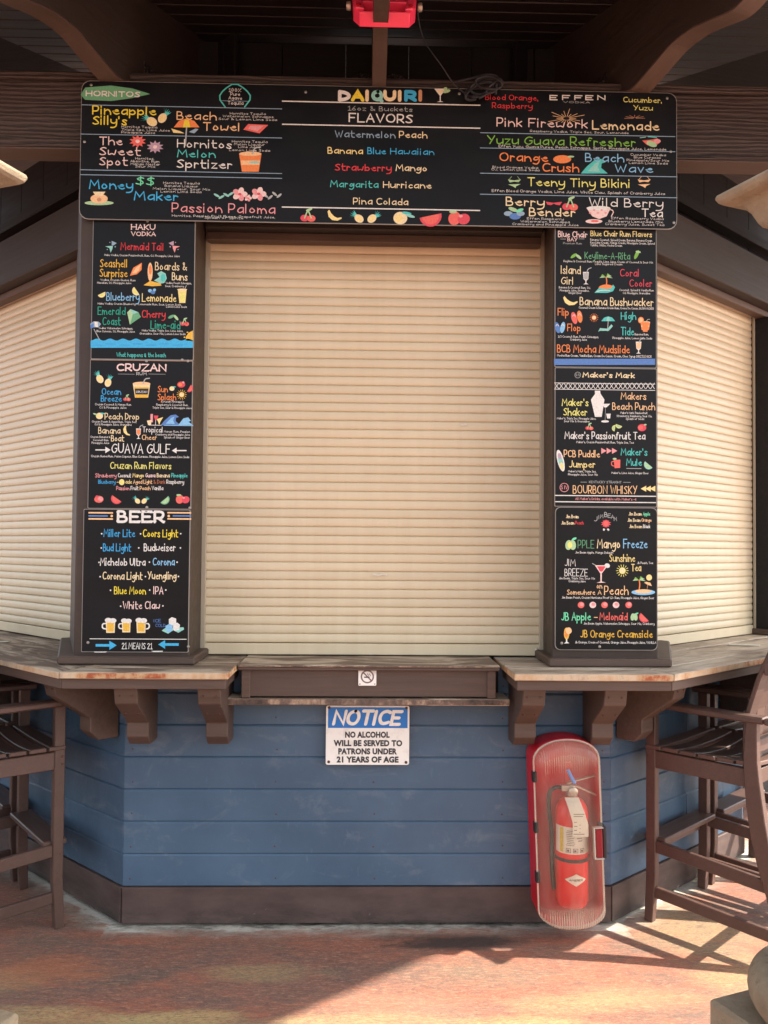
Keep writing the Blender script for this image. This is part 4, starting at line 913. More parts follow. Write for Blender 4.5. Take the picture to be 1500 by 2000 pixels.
b.line(152, 1288, 1605, 8, 'wh'); b.T('21 MEANS 21', 532, 882, 1722, 70, 'wh', .11)
b.D('arrow_drawing', arrow(222, 468, 1682, 30, 'cy', 85)); b.D('arrow_drawing', arrow(1195, 955, 1672, 30, 'cy', 80))
b.D('peeled_edge', [('p', 'wh', [(200, 1756), (355, 1754), (340, 1766), (210, 1766)]), ('p', 'wh', [(870, 1748), (1012, 1746), (1005, 1758), (900, 1760)])]); b.done()

# ------------------------------------------------------------ right pillar boards
zz = lambda y: at(1183, y, YP).z
r = pb('upper narrow menu board on the right pillar, ending in a plain blue bar', .754, 1.164, zz(718), zz(438))
b = Board(r, YP).view(1070, 440, 6.5217)
b.T('Blue Chair', 132, 498, 150, 72, 'pw', .14); b.T('BAY', 250, 372, 203, 42, 'pw', .16, True); b.line(160, 228, 176, 5, 'gy'); b.line(392, 465, 174, 5, 'gy'); b.t('Premium Rum', 195, 430, 242, 24, 'gy')
b.T('Blue Chair Rum Flavors', 545, 1320, 138, 66, 'ck', .13)
b.t('Banana, Coconut, Spiced Cream, Banana, Banana Cream', 540, 1325, 198, 26); b.t('Key Lime Cream, Mango Cream, Pineapple Cream, Spiced', 540, 1358, 234, 26); b.t('Vanilla, White, Mocha Cream', 540, 942, 268, 26)
b.D('leaf_drawing', leafpair(360, 390, 62, 0)); b.T('Keylime-A-Rita', 470, 1042, 428, 84, 'gn', .10); b.D('leaf_drawing', [('e', 'gr', (1130, 375, 22, 62), 25), ('e', 'lg', (1150, 340, 34, 14), 10)])
b.t('Keylime & Coconut Rum, Tequila, Lime Juice, Cream of Coconut & Sour Mix', 200, 1335, 470, 25); b.t('Lime Sugared Cream', 600, 945, 506, 25)
b.T('Island', 168, 412, 618, 100, 'cr', .10); b.T('Girl', 172, 322, 752, 92, 'cr', .11); b.D('glass_drawing', tall(484, 670, 75, 'gy'))
b.D('palm_island_drawing', [('e', 'orr', (745, 800, 100, 45)), ('p', 'te', [(592, 862), (650, 800), (760, 812), (812, 800), (828, 755), (855, 790), (830, 840), (760, 862), (660, 862)]), ('l', 'wh', [(620, 845), (700, 825), (790, 835)], 8)]+palm(742, 690, 85))
b.T('Coral', 920, 1158, 652, 90, 'wr', .10); b.T('Cooler', 1040, 1322, 782, 90, 'wr', .10)
b.t('Banana & Coconut Rum, OJ,', 140, 540, 805, 25); b.t('Pineapple Juice, Grenadine,', 152, 525, 842, 25); b.t('Ginger Beer', 262, 428, 874, 25)
b.t('Coconut, Spiced & Vanilla Rum', 912, 1345, 838, 25); b.t('OJ, Pineapple, Grenadine', 955, 1300, 876, 25)
b.D('banana_drawing', banana(285, 975, 82)); b.T('Banana Bushwacker', 408, 1338, 1018, 100, 'cr', .11)
b.t('Coconut Cream & Banana Cream Rum, Creme De Cacao, BUSHWACKER', 395, 1345, 1062, 26)
b.T('Flip', 128, 262, 1150, 92, 'orr', .11); b.T('Flop', 250, 412, 1348, 90, 'orr', .11)
b.D('flip_flop_drawing', [('e', 'co', (335, 1182, 36, 78), -15), ('e', 'orr', (405, 1165, 34, 78), -8), ('l', 'pw', [(312, 1160), (335, 1135), (350, 1165)], 8), ('l', 'pw', [(385, 1150), (402, 1118), (422, 1150)], 8)])
b.D('flip_flop_drawing', [('e', 'nv', (122, 1305, 32, 72), -15), ('e', 'lb', (188, 1302, 30, 72), 12), ('l', 'wh', [(100, 1285), (118, 1258), (138, 1285)], 7), ('l', 'wh', [(172, 1285), (192, 1258), (208, 1285)], 7)])
b.D('sun_drawing', sun(587, 1178, 30, 'orr')); b.D('parasol_drawing', parasol(768, 1222, 88)+[('p', 'tl', [(640, 1358), (665, 1310), (760, 1318), (808, 1262), (828, 1285), (775, 1345), (660, 1345)])])
b.T('High', 932, 1118, 1202, 92, 'te', .11); b.T('Tide', 932, 1092, 1400, 96, 'te', .11); b.D('glass_drawing', cup(1240, 1285, 62, 'orr', 'pe')+[('e', 'orr', (1185, 1210, 38, 42)), ('e', 'pe', (1185, 1210, 24, 28)), ('p', 'orr', [(1195, 1235), (1285, 1235), (1268, 1358), (1212, 1358)])])
b.t('1/3 Coconut Rum, Peach Schnapps,', 130, 645, 1430, 26); b.t('Cranberry Juice', 285, 495, 1468, 26); b.t('Banana Rum,', 1105, 1282, 1402, 26); b.t('Pineapple Juice, Lemon Lime Soda', 822, 1322, 1448, 26)
b.T('BCB Mocha Mudslide', 120, 1038, 1618, 96, 'orr', .11); b.D('glass_drawing', tall(1155, 1555, 72, 'pe'))
b.t('Mocha Rum Cream, Vanilla Rum, Cream De Cacao, Cream, Choc Syrup DRIZZLE KICK', 118, 1318, 1672, 28)
b.D('blue_bar', [('p', 'nv', [(78, 1702), (1366, 1700), (1366, 1778), (78, 1780)])]); b.done()

r = pb('middle narrow black board on the right pillar, with a white shaker and a lattice band', .755, 1.165, zz(990), zz(719))
b = Board(r, YP).view(1070, 700, 6.5217)
b.D('emblem', [('l', 'gy', [(380+38*math.cos(t), 212+38*math.sin(t)) for t in [i*math.pi/8 for i in range(17)]], 5)]); b.T('S IV', 350, 412, 226, 30, 'gy', .15)
b.T("Maker's Mark", 445, 1098, 240, 60, 'cr', .2, True)
b.line(80, 1366, 312, 7, 'wh'); b.line(80, 1366, 392, 7, 'wh')
for k in (0, 1):
    b.D('lattice_drawing', [('l', 'wh', [(88+i*58+(0, 50)[k], 316), (88+i*58+(50, 0)[k], 388)], 7) for i in range(22)])
b.T("Maker's", 180, 512, 602, 88, 'py', .12); b.T('Shaker', 200, 495, 725, 90, 'py', .12)
b.D('shaker_drawing', [('p', 'wh', [(597, 412), (665, 412), (670, 450), (720, 525), (685, 745), (600, 745), (548, 525), (600, 455)]), ('p', 'wh', [(672, 580), (795, 578), (745, 625), (722, 625)]), ('e', 'wh', (728, 803, 50, 14)), ('p', 'wh', [(742, 705), (800, 705), (792, 765), (755, 765)]), ('l', 'gy', [(733, 625), (728, 800)], 4)])
b.T('Makers', 930, 1248, 522, 84, 'pe', .12); b.T('Beach Punch', 822, 1360, 652, 88, 'pe', .11)
b.t("Maker's, Triple Sec, Pineapple Juice,", 115, 612, 775, 25); b.t('Sour Mix & Grenadine', 205, 528, 812, 25); b.t("Maker's Mark, Passionfruit", 922, 1265, 705, 25); b.t('Strawberry, Raspberry, Sour Mix,', 875, 1325, 745, 25); b.t('Splash of Soda', 992, 1222, 782, 25)
b.D('cherry_drawing', cherry(528, 888, 28)); b.D('lime_drawing', citrus(905, 850, 42, 20, 'lg', 'py')+citrus(855, 890, 40, 100, 'lg', 'py')); b.D('guava_drawing', [('e', 'wr', (1198, 882, 55, 46)), ('e', 'co', (1180, 880, 30, 28)), ('e', 'lg', (1240, 845, 18, 10))])
b.T("Maker's Passionfruit Tea", 215, 1235, 1022, 88, 'wh', .12); b.t("Maker's, Cruzan Passionfruit Rum, Triple Sec, Tea", 362, 1090, 1078, 26)
b.D('surfboard_drawing', [('e', 'wh', (162, 1302, 42, 142), -14), ('e', 'tl', (160, 1300, 28, 90), -14), ('e', 'mv', (150, 1245, 22, 40), -14), ('e', 'ck', (178, 1370, 22, 45), -14)])
b.T('PCB Puddle', 205, 658, 1255, 84, 'pe', .12); b.T('Jumper', 275, 598, 1388, 84, 'ck', .12)
b.D('arrow_drawing', [('p', 'pk', [(680+i*68, 1140), (748+i*68, 1178), (680+i*68, 1216)]) for i in range(3)]); b.T("Maker's", 930, 1262, 1232, 84, 'te', .12); b.T('Mule', 1000, 1192, 1365, 84, 'te', .12)
b.D('mug_drawing', [('l', 'co', [(840, 1310), (808, 1320), (812, 1365), (845, 1372)], 11), ('p', 'co', [(838, 1292), (922, 1290), (920, 1395), (850, 1398)]), ('e', 'lg', (850, 1280, 26, 12))]); b.D('lime_drawing', citrus(1285, 1352, 62, 40, 'lg', 'tl')); b.line(1000, 1190, 1402, 7, 'gy')
b.t("Maker's Mark, Triple Sec,", 258, 612, 1450, 25); b.t('Pineapple Juice, Sour Mix', 258, 632, 1490, 25); b.t("Maker's, Lime Juice, Ginger Beer", 808, 1280, 1470, 25)
b.t('KENTUCKY STRAIGHT', 525, 935, 1588, 28, 'gy'); b.line(415, 495, 1576, 5, 'gy'); b.line(960, 1052, 1578, 5, 'gy')
b.D('emblem', [('l', 'pk', [(208+55*math.cos(t), 1645+55*math.sin(t)) for t in [i*math.pi/8 for i in range(17)]], 7)]); b.T('S IV', 165, 250, 1665, 44, 'pk', .13)
b.T('BOURBON WHISKY', 320, 1132, 1718, 100, 'pe', .09); b.D('arrow_drawing', [('p', 'ck', [(1182+i*58, 1660), (1252+i*58, 1622), (1252+i*58, 1698)]) for i in range(3)])
b.line(88, 1378, 1745, 12, 'wh'); b.line(88, 1378, 1825, 12, 'wh'); b.t("All Maker's Drinks available with Maker's 46", 350, 1125, 1802, 30, 'pk'); b.done()

r = pb('lower narrow menu board on the right pillar, with a green apple drawn', .758, 1.167, zz(1270), zz(991), .02)
screws(r, [(1097, 1256), (1171, 1263)], YP)
b = Board(r, YP).view(1070, 980, 6.4516)
for tx, x0, y0 in (('J', 585, 245), ('I', 640, 218), ('M', 660, 205), ('B', 712, 190), ('E', 755, 200), ('A', 795, 212), ('M', 832, 240)): b.T(tx, x0, x0+(10 if tx == 'I' else 34), y0, 58 if tx in 'JB' else 46, 'gy', .13)
b.D('rosette_drawing', burst(732, 275, 66, 'co')+[('e', 'wr', (732, 275, 44, 46)), ('e', 'co', (732, 275, 28, 30)), ('p', 'wh', [(700, 335), (722, 345), (708, 368), (692, 356)]), ('p', 'wh', [(760, 335), (742, 345), (758, 368), (776, 356)])])
for tx, x0, x1, y, c in (('Jim Beam', 228, 385, 205, 'cr'), ('Jim Beam', 170, 330, 285, 'cr'), ('Peach', 345, 448, 285, 're'), ('Jim Beam', 1018, 1180, 172, 'cr'), ('Apple', 1198, 1285, 172, 'mi'), ('Jim Beam', 1004, 1165, 250, 'cr'), ('Orange', 1180, 1302, 250, 'pe'), ('Jim Beam', 1025, 1185, 330, 'cr'), ('Black', 1200, 1285, 330, 'wh')): b.T(tx, x0, x1, y, 40, c, .15)
b.D('apple_drawing', [('e', 'lg', (262, 545, 42, 62), 8), ('e', 'lg', (312, 545, 42, 62), -8), ('e', 'py', (278, 545, 30, 40)), ('e', 'mi', (330, 468, 34, 14), -25)])
b.T('PPLE', 378, 580, 582, 98, 'gn', .07); b.T('Mango', 622, 908, 582, 112, 'cr', .10); b.T('Freeze', 952, 1250, 582, 112, 'lb', .10); b.t('Jim Beam Apple, Mango Daiquiri', 345, 822, 650, 26)
b.T('Sunshine', 775, 1095, 752, 90, 'ck', .10); b.T('Tea', 1052, 1170, 872, 88, 'ck', .11); b.t('Jb Peach, Tea', 1125, 1320, 782, 26)
b.T('JIM', 215, 345, 808, 84, 'wh', .08); b.T('BREEZE', 212, 498, 935, 90, 'wh', .08)
b.D('cocktail_drawing', [('p', 'pw', [(592, 800), (755, 800), (678, 905), (678, 1005), (730, 1018), (612, 1022), (662, 1005), (662, 905)]), ('p', 'wr', [(618, 812), (730, 812), (690, 875), (672, 882), (652, 875)]), ('e', 'wh', (748, 805, 34, 28), 20), ('l', 'gy', [(560, 778), (600, 800)], 8)])
b.D('sun_drawing', sun(938, 868, 42, 'py')); b.D('palm_island_drawing', [('e', 'lb', (1202, 1140, 150, 36)), ('e', 'pe', (1202, 1128, 105, 26)), ('e', 'ck', (1275, 955, 36, 38)), ('l', 'ta', [(1250, 1095), (1258, 1040)], 6), ('p', 'pe', [(1212, 1020), (1240, 1008), (1290, 1020), (1308, 1062), (1260, 1048)])]+palm(1150, 1015, 85))
b.t('Jim Beam, Triple Sec, Sour Mix', 140, 590, 975, 26); b.t('Cranberry Juice', 262, 472, 1012, 26)
b.T('Somewhere', 242, 592, 1168, 62, 'pe', .13); b.T('on', 615, 680, 1090, 62, 'pe', .13); b.T('A', 628, 672, 1168, 52, 'pe', .13); b.T('Peach', 712, 1010, 1170, 108, 'pe', .10)
b.t('Jim Beam Peach, Cruzan Hurricane Proof 137 Rum, Pineapple Juice, Ginger Beer', 175, 1335, 1218, 27)
for i, x in enumerate((418, 566, 714, 858, 1018)): b.D('peach_drawing', [('e', 'co' if i % 2 == 0 else 'pw', (x, 1300, 42, 40)), ('e', 'pk', (x+8, 1292, 24, 22))])
b.T('JB Apple', 172, 538, 1492, 96, 'mi', .12); b.T('-', 582, 622, 1490, 90, 'pe', .1); b.T('Melonaid', 652, 998, 1490, 92, 'co', .12)
b.D('apple_drawing', [('e', 'lg', (1068, 1452, 26, 46), 8), ('e', 'lg', (1104, 1452, 26, 46), -8), ('e', 'mi', (1120, 1408, 22, 10), -20)]); b.D('melon_drawing', melon(1220, 1450, 72, 45))
b.t('Jim Beam Apple, Watermelon Schnapps, Sour Mix, Cranberry', 450, 1342, 1545, 27)
b.D('glass_drawing', [('e', 'yo', (236, 1660, 34, 76)), ('e', 'orr', (232, 1660, 20, 52)), ('e', 'pe', (262, 1625, 38, 42)), ('p', 'wh', [(228, 1730), (244, 1730), (244, 1765), (272, 1782), (202, 1786), (228, 1765)])])
b.T('JB Orange Creamsicle', 412, 1315, 1706, 88, 'yo', .11); b.t('Jb Orange, Cream of Coconut, Orange Juice, Pineapple Juice, VANILLA', 342, 1362, 1782, 28); b.done()

# ------------------------------------------------------------ metal notice sign
def ftext(parent, s, x, z, h, mat, Y, width=None, bold=0.0, shear=0.0, name='lettering'):
    cu = bpy.data.curves.new('txt', 'FONT'); cu.body = s; cu.size = h/.72; cu.align_x = 'CENTER'; cu.offset = bold; cu.shear = shear; cu.resolution_u = 3; cu.space_character = 1.14 if shear else 1.06; cu.fill_mode = 'FRONT'
    ob = bpy.data.objects.new('txt', cu); COL.objects.link(ob); bpy.context.view_layer.update()
    me = bpy.data.meshes.new_from_object(ob.evaluated_get(bpy.context.evaluated_depsgraph_get())); bpy.data.objects.remove(ob); bpy.data.curves.remove(cu)
    xs = [v.co.x for v in me.vertices]; w = max(xs)-min(xs); mid = (max(xs)+min(xs))/2; k = width/w if width else 1
    for v in me.vertices: v.co.x = (v.co.x-mid)*k
    me.name = name; me.materials.clear(); me.materials.append(MATS[mat])
    return put(name, me, parent, Matrix.Translation((x, Y, z)) @ Matrix.Rotation(R(90), 4, 'X'))
YN = 3.375
a_ = at(637, 1378, YN); c_ = at(799, 1494, YN); cx = (a_.x+c_.x)/2
r = sign_board('white and blue metal sign reading NOTICE on the blue wall below the serving ledge', a_.x, c_.x, c_.z, a_.z, YN, .004, .008, name='notice_sign', face='sign_white', th=.0005)
p_ = at(641, 1381, YN); q_ = at(796, 1422, YN)
put('blue_band', MB().box(p_.x, q_.x, YN-.0011, YN-.0007, q_.z, p_.z).mesh('blue_band', 'sign_blue'), r)
f2 = lambda x, y: at(x, y, YN)
m = MB(); hn = f2(718, 1387).z-f2(718, 1417).z; zb = f2(718, 1417).z
write(m, 'NOTICE', f2(651, 1400).x, f2(779, 1400).x, zb+hn*.1, hn*.84, (1, 1, 1, 1), hn*.21, YN-.0016, False, 3)
m.v = [(x+(z-zb)*.22, y, z) for x, y, z in m.v]; put('lettering', m.mesh('lettering', 'sign_white'), r)
for s_, xa, xb, yb in (('NO ALCOHOL', 675, 760, 1440), ('WILL BE SERVED TO', 653, 784, 1456.5), ('PATRONS UNDER', 662, 774, 1472.5), ('21 YEARS OF AGE', 659, 777, 1488.5)):
    ftext(r, s_, (f2(xa, yb).x+f2(xb, yb).x)/2, f2(700, yb).z, f2(700, yb-11).z-f2(700, yb).z, 'ink', YN-.0014, f2(xb, 0).x-f2(xa, 0).x, .0016)
screws(r, [(643, 1382), (794, 1383), (642, 1488), (793, 1489)], YN-.001, 'rust_screw', .006)
# ------------------------------------------------------------ counters
ZT = 1.085; TT = .026
def bandset(side, label, x_end, Ls):
    """weathered top boards mitred round the corner, apron and corbels"""
    s = 1 if side == 'R' else -1; Mx = MR if side == 'R' else ML; cxn = RX if side == 'R' else LX; T_ = TR if side == 'R' else TL
    r = root('bar_counter', (cxn, YW-.2, ZT), label=label, cat='counter')
    offs = [.365, .24, .115, -.010, -.135]
    cw = 'counter_wood' if side == 'L' else 'counter_pale'
    for a, b in zip(offs, offs[1:]):
        g = .0015; a2, b2 = a-g, b+g
        P = [(x_end, YW-a2), (cxn+s*T_*a2-s*g, YW-a2), (cxn+s*T_*b2-s*g, YW-b2), (x_end, YW-b2)]
        o = Matrix.Translation((x_end, YW-a, ZT-TT))
        put('top_board', MB().prism([(x-x_end, y-(YW-a)) for x, y in P], 0, TT+random.uniform(-.0015, .0015)).mesh('top_board', cw, .003), r, o)
        P = [(-s*T_*a2+s*g, -a2), (s*Ls, -a2), (s*Ls, -b2), (-s*T_*b2+s*g, -b2)]
        put('top_board', MB().prism(P, 0, TT+random.uniform(-.0015, .0015)).mesh('top_board', cw, .003), r, Mx @ Matrix.Translation((0, 0, ZT-TT)))
    # apron
    q = .350; za, zb = 1.021, ZT-TT-.001
    xc = cxn+s*T_*q
    xs_, xe_ = sorted((x_end+s*.012, xc-s*.002))
    put('apron', MB().box(xs_, xe_, YW-q, YW-q+.022, za, zb).mesh('apron', 'trim_brown', .002), r)
    xs_, xe_ = sorted((-s*T_*q+s*.002, s*Ls))
    put('apron', MB().box(xs_, xe_, -q, -q+.022, za, zb).mesh('apron', 'trim_brown', .002), r, Mx)
    xs_, xe_ = sorted((x_end+s*.012, x_end+s*.034))
    put('end_apron', MB().box(xs_, xe_, YW-q+.023, YW-.03, za, zb).mesh('end_apron', 'trim_brown', .002), r)
    # corbels
    prof = [(0, 1.02), (-.318, 1.02), (-.300, .958), (-.140, .856), (-.140, .800), (-.098, .762), (0, .762)]
    def corbel(M):
        m = MB(); k = len(prof); w = .043
        vs = [(-w, y, z) for y, z in prof]+[(w, y, z) for y, z in prof]
        m.add(vs, [tuple(range(k)), tuple(range(k, 2*k))[::-1]]+[(i, k+i, k+(i+1) % k, (i+1) % k) for i in range(k)])
        put('corbel', m.mesh('corbel', 'trim_brown', .003), r, M @ Matrix.Translation((0, -.009, 0)))
        bolts = MB()
        for bx in (-.024, .024):
            for by, bz, ang in ((-.222, .907, 58), (-.311, .99, 76)):
                bolts.lathe([(0, 0), (.0045, 0), (.0035, .0025), (0, .0025)], 8, Matrix.Translation((bx, by, bz)) @ Matrix.Rotation(R(ang), 4, 'X'))
        put('bolt_heads', bolts.mesh('bolt_heads', 'rust_screw'), r, M @ Matrix.Translation((0, -.009, 0)))['kind'] = 'stuff'
    return r, corbel, Mx, s
r, corbel, Mx, s = bandset('L', 'left bar counter of worn wooden boards on brown corbels, bending back to the left', -.498, 2.0)
for x in (-.885, -.575): corbel(frame(x, YW, 0))
corbel(ML @ Matrix.Translation((-.08, 0, 0)) @ Matrix.Diagonal((1, .9, 1, 1))); corbel(ML @ Matrix.Translation((-.95, 0, 0)))
r, corbel, Mx, s = bandset('R', 'right bar counter of bleached worn boards with an orange-stained front edge', .562, 1.75)
for x in (.645, .955): corbel(frame(x, YW, 0))
corbel(MR @ Matrix.Translation((.075, 0, 0)) @ Matrix.Diagonal((1, .86, 1, 1))); corbel(MR @ Matrix.Translation((.98, 0, 0)))
# serving box between the counters
xa, xb = at(472, 1330, 3.26).x, at(968, 1330, 3.26).x
r = root('serving_hatch', ((xa+xb)/2, 3.26, .93), label='brown timber box front between the two counters, carrying the no smoking sign', cat='hatch')
z1 = at(715, 1309, 3.25).z; z0 = at(715, 1361, 3.26).z
put('front_board', MB().box(xa+.016, xb-.016, 3.262, 3.285, z0, z1-.001).mesh('front_board', 'trim_brown', .002), r)
for a, b in ((xa, xa+.034), (xb-.034, xb)): put('corner_post', MB().box(a, b, 3.252, 3.40, z0-.004, z1-.001).mesh('corner_post', 'trim_brown', .002), r)
put('front_rail', MB().box(xa-.012, xb+.012, 3.235, 3.262, z1, 1.078).mesh('front_rail', 'trim_brown', .003), r)
put('top_board', MB().box(xa-.014, xb+.014, 3.232, 3.52, 1.0785, 1.088).mesh('top_board', 'ledge_wood', .003), r)
put('inner_box', MB().box(xa+.02, xb-.02, 3.29, 3.40, z0, 1.07).mesh('inner_box', 'dark_wood'), r)
put('gap_lining', MB().box(-.50, xa-.02, 3.40, 3.42, .90, 1.055).box(xb+.02, .56, 3.40, 3.42, .90, 1.055).mesh('gap_lining', 'dark_wood'), r)
r = root('serving_ledge', (0, 3.27, .92), label='narrow weathered wooden ledge under the serving box, above the notice sign', cat='ledge')
xa2, xb2 = at(437, 1372, 3.25).x, at(996, 1372, 3.25).x; zl = at(715, 1365, 3.25).z
put('ledge_board', MB().box(0, xb2-xa2, 0, .15, -.026, 0).mesh('ledge_board', 'ledge_wood', .003), r, Matrix.Translation((xa2, 3.25, zl)))
# no smoking sign
YS = 3.256
a_ = at(700, 1304, YS); c_ = at(735, 1339, YS); w = (c_.x-a_.x)/2; cx, cz = (a_.x+c_.x)/2, (a_.z+c_.z)/2
r = sign_board('small square white no smoking sign on the brown box front', cx-w, cx+w, cz-w, cz+w, YS, .003, .004, name='no_smoking_sign', face='sign_white', th=.0003)
m = MB(); c = lin(120, 96, 98)
ribbon(m, [(cx+w*.66*math.cos(t), cz+w*.66*math.sin(t)) for t in [i*math.pi/14 for i in range(29)]], w*.15, c, YS-.0012, False)
ribbon(m, [(cx-w*.46, cz+w*.46), (cx+w*.46, cz-w*.46)], w*.14, c, YS-.0013, False)
ribbon(m, [(cx-w*.36, cz-w*.06), (cx+w*.25, cz-w*.06)], w*.14, lin(90, 72, 74), YS-.0015, False)
for dx in (0, .2): ribbon(m, chaikin([(cx+w*(.05+dx), cz+w*.36), (cx+w*(.0+dx), cz+w*.25), (cx+w*(.15+dx), cz+w*.18), (cx+w*(.12+dx), cz+w*.05)]), w*.06, c, YS-.0013, False)
put('symbol', m.mesh('symbol', 'print'), r)
screws(r, [(703, 1307), (732, 1307), (703, 1336), (732, 1336)], YS, 'rust_screw', .0025)

# ------------------------------------------------------------ extinguisher cabinet
YD = 3.20
CX = at(1111, 1629, YD+.03)
cab = Matrix.Translation((CX.x+.024, YW-.009, at(1111, 1818, YD).z-.020)) @ Matrix.Rotation(R(-2.2), 4, 'Y')
Wc, Hc = .135, .745
def outline(w, h0, h1, rt, rb, n=7, ex=.8):
    P = []
    for cx, cz, a0, rx, rz in ((w-rt, h1-rt*ex, 0, rt, rt*ex), (-w+rt, h1-rt*ex, 90, rt, rt*ex), (-w+rb, h0+rb*ex, 180, rb, rb*ex), (w-rb, h0+rb*ex, 270, rb, rb*ex)):
        for i in range(n): t = R(a0+90*i/(n-1)); P.append((cx+rx*math.cos(t), cz+rz*math.sin(t)))
    return P
def loft(rings, cap0=True, cap1=True):
    m = MB(); k = len(rings[0][0])
    vs = [(x, y, z) for P, y in rings for x, z in P]
    fs = [(i*k+j, i*k+(j+1) % k, (i+1)*k+(j+1) % k, (i+1)*k+j) for i in range(len(rings)-1) for j in range(k)]
    if cap0: fs.append(tuple(range(k)))
    if cap1: fs.append(tuple((len(rings)-1)*k+j for j in range(k))[::-1])
    return m.add(vs, fs)
r = root('extinguisher_cabinet', M=cab, label='red plastic cabinet with a scratched clear door, low on the blue wall', cat='cabinet')
O = lambda d, t=.130, bb=.120: outline(Wc-d, d, Hc-d, t-d, bb-d, 9, .62)
put('back_shell', loft([(O(.006), 0), (O(0), -.004), (O(0), -.128), (O(.006), -.130), (O(.010), -.120), (O(.012), -.008)]).mesh('back_shell', 'red_plastic', 0, True), r, cab)
# clear door: rim, sides and slightly domed front, the hand notch on the right painted dark as shade
door = loft([(O(.003), -.1305), (O(.004), -.150), (O(.010), -.172), (O(.022), -.186), (O(.036), -.190)], False, True)
put('door', door.mesh('door', 'clear_plastic', 0, True), r, cab)
rimo, rimi = O(.001), O(.007); m = MB(); k = len(rimo)
m.add([(x, -.131, z) for x, z in rimo]+[(x, -.131, z) for x, z in rimi]+[(x, -.136, z) for x, z in rimo]+[(x, -.136, z) for x, z in rimi], [(j, (j+1) % k, k+(j+1) % k, k+j) for j in range(k)]+[(2*k+j, 3*k+j, 3*k+(j+1) % k, 2*k+(j+1) % k) for j in range(k)]+[(j, 2*k+j, 2*k+(j+1) % k, (j+1) % k) for j in range(k)])
put('door_rim', m.mesh('door_rim', 'gauge_glass', 0, True), r, cab)
ribs = MB()
for i in range(23):
    x = -.098+i*.0089
    zt = Hc-.050-2.4*x*x
    for z0, z1 in ((zt-.07+abs(x)*.15, zt), (.045+x*x*2.2, .098)): ribs.box(x, x+.0028, -.1912, -.1895, z0, z1)
put('door_ribs', ribs.mesh('door_ribs', 'clear_plastic'), r, cab)['kind'] = 'stuff'
for z in (.60, .40, .205): put('hinge', MB().box(-Wc-.003, -Wc+.014, -.142, -.112, z-.021, z+.021).mesh('hinge', 'black_rubber', .002), r, cab)
put('latch_notch_shade', MB().box(Wc-.046, Wc-.016, -.1925, -.150, .29, .405).mesh('latch_notch_shade', 'notch_shade_red', .006), r, cab)  # raised block, its dark red stands for the shade inside the notch
put('latch_rim', MB().box(Wc-.051, Wc-.0465, -.1935, -.17, .286, .409).box(Wc-.0465, Wc-.012, -.1935, -.17, .4055, .409).box(Wc-.0465, Wc-.012, -.1935, -.17, .286, .2895).mesh('latch_rim', 'gauge_glass', .002), r, cab)
put('latch', MB().box(Wc-.0155, Wc+.001, -.186, -.11, .285, .41).mesh('latch', 'cable_grey', .004), r, cab)
put('mounting_bracket', MB().box(.02, .05, -.014, -.009, .42, .62).mesh('mounting_bracket', 'extinguisher_red', .001), r, cab)

# extinguisher
EX = cab @ Matrix.Translation((.010, -.098, .082)) @ Matrix.Rotation(R(2.0), 4, 'Y') @ Matrix.Diagonal((1.08, 1.08, .93, 1))
r = root('fire_extinguisher', M=EX, label='red fire extinguisher with white labels and a paper tag, behind the clear cabinet door', cat='fire extinguisher')
rc = .060
put('cylinder', MB().lathe([(0, 0), (.052, 0), (.055, .006), (.055, .014), (rc, .02), (rc, .385), (.057, .41), (.046, .437), (.026, .453), (.02, .458), (0, .458)], 40).mesh('cylinder', 'extinguisher_red', 0, True), r, EX)
def wrap(name, mat, a0, a1, z0, z1, rr, segs=12, shape=None, parent=None, col=None):
    m = MB(); vs = []
    for i in range(segs+1):
        a = R(a0+(a1-a0)*i/segs); f = i/segs
        zl, zh = (z0, z1) if not shape else shape(f)
        vs += [(rr*math.cos(a), rr*math.sin(a), zl), (rr*math.cos(a), rr*math.sin(a), zh)]
    m.add(vs, [(2*i, 2*i+2, 2*i+3, 2*i+1) for i in range(segs)], col); return put(name, m.mesh(name, mat, 0, False), parent or r, EX)
lab = wrap('label', 'paper_white', -172, -12, .232, .345, rc+.0012)
wrap('yellow_strip', 'print', -146, -134, .238, .340, rc+.0022, 3, col=lin(226, 200, 70), parent=lab)
tx = MB()
def cyl_ribbon(x0, x1, z, w, a0, c, rr): 
    vs = []; n = 6
    for i in range(n+1):
        a = R(a0)+(x0+(x1-x0)*i/n)/rr; vs += [(rr*math.cos(a), rr*math.sin(a), z-w/2), (rr*math.cos(a), rr*math.sin(a), z+w/2)]
    tx.add(vs, [(2*i, 2*i+2, 2*i+3, 2*i+1) for i in range(n)], c)
gr_ = lin(120, 110, 108)
for i in range(9): cyl_ribbon(-.034+random.uniform(0, .004), -.004+random.uniform(-.012, .004), .330-i*.0075, .0022, -92, gr_, rc+.0019)
for i in range(3):
    x = -.034+i*.026
    for zz_ in (.240, .256): cyl_ribbon(x, x+.018, zz_, .0016, -92, lin(70, 60, 60), rc+.0019)
    for xx in (x, x+.0165): cyl_ribbon(xx, xx+.0016, .248, .0175, -92, lin(70, 60, 60), rc+.0019)
    cyl_ribbon(x+.004, x+.012, .247, .008, -92, lin(140, 90, 86), rc+.0019)
for i in range(4): cyl_ribbon(.006+.004*(i % 2), .026, .322-i*.011, .004, -92, lin(150, 140, 135), rc+.0019)
put('label_print', tx.mesh('label_print', 'print'), lab, EX)
wrap('strap', 'black_rubber', -185, 5, .196, .210, rc+.003, 16)
em = wrap('emblem', 'paper_white', -128, -50, 0, 0, rc+.002, 12, lambda f: (.125-.026*(1-abs(2*f-1)), .125+.026*(1-abs(2*f-1))))
tm = MB(); k0 = len('AMEREX')
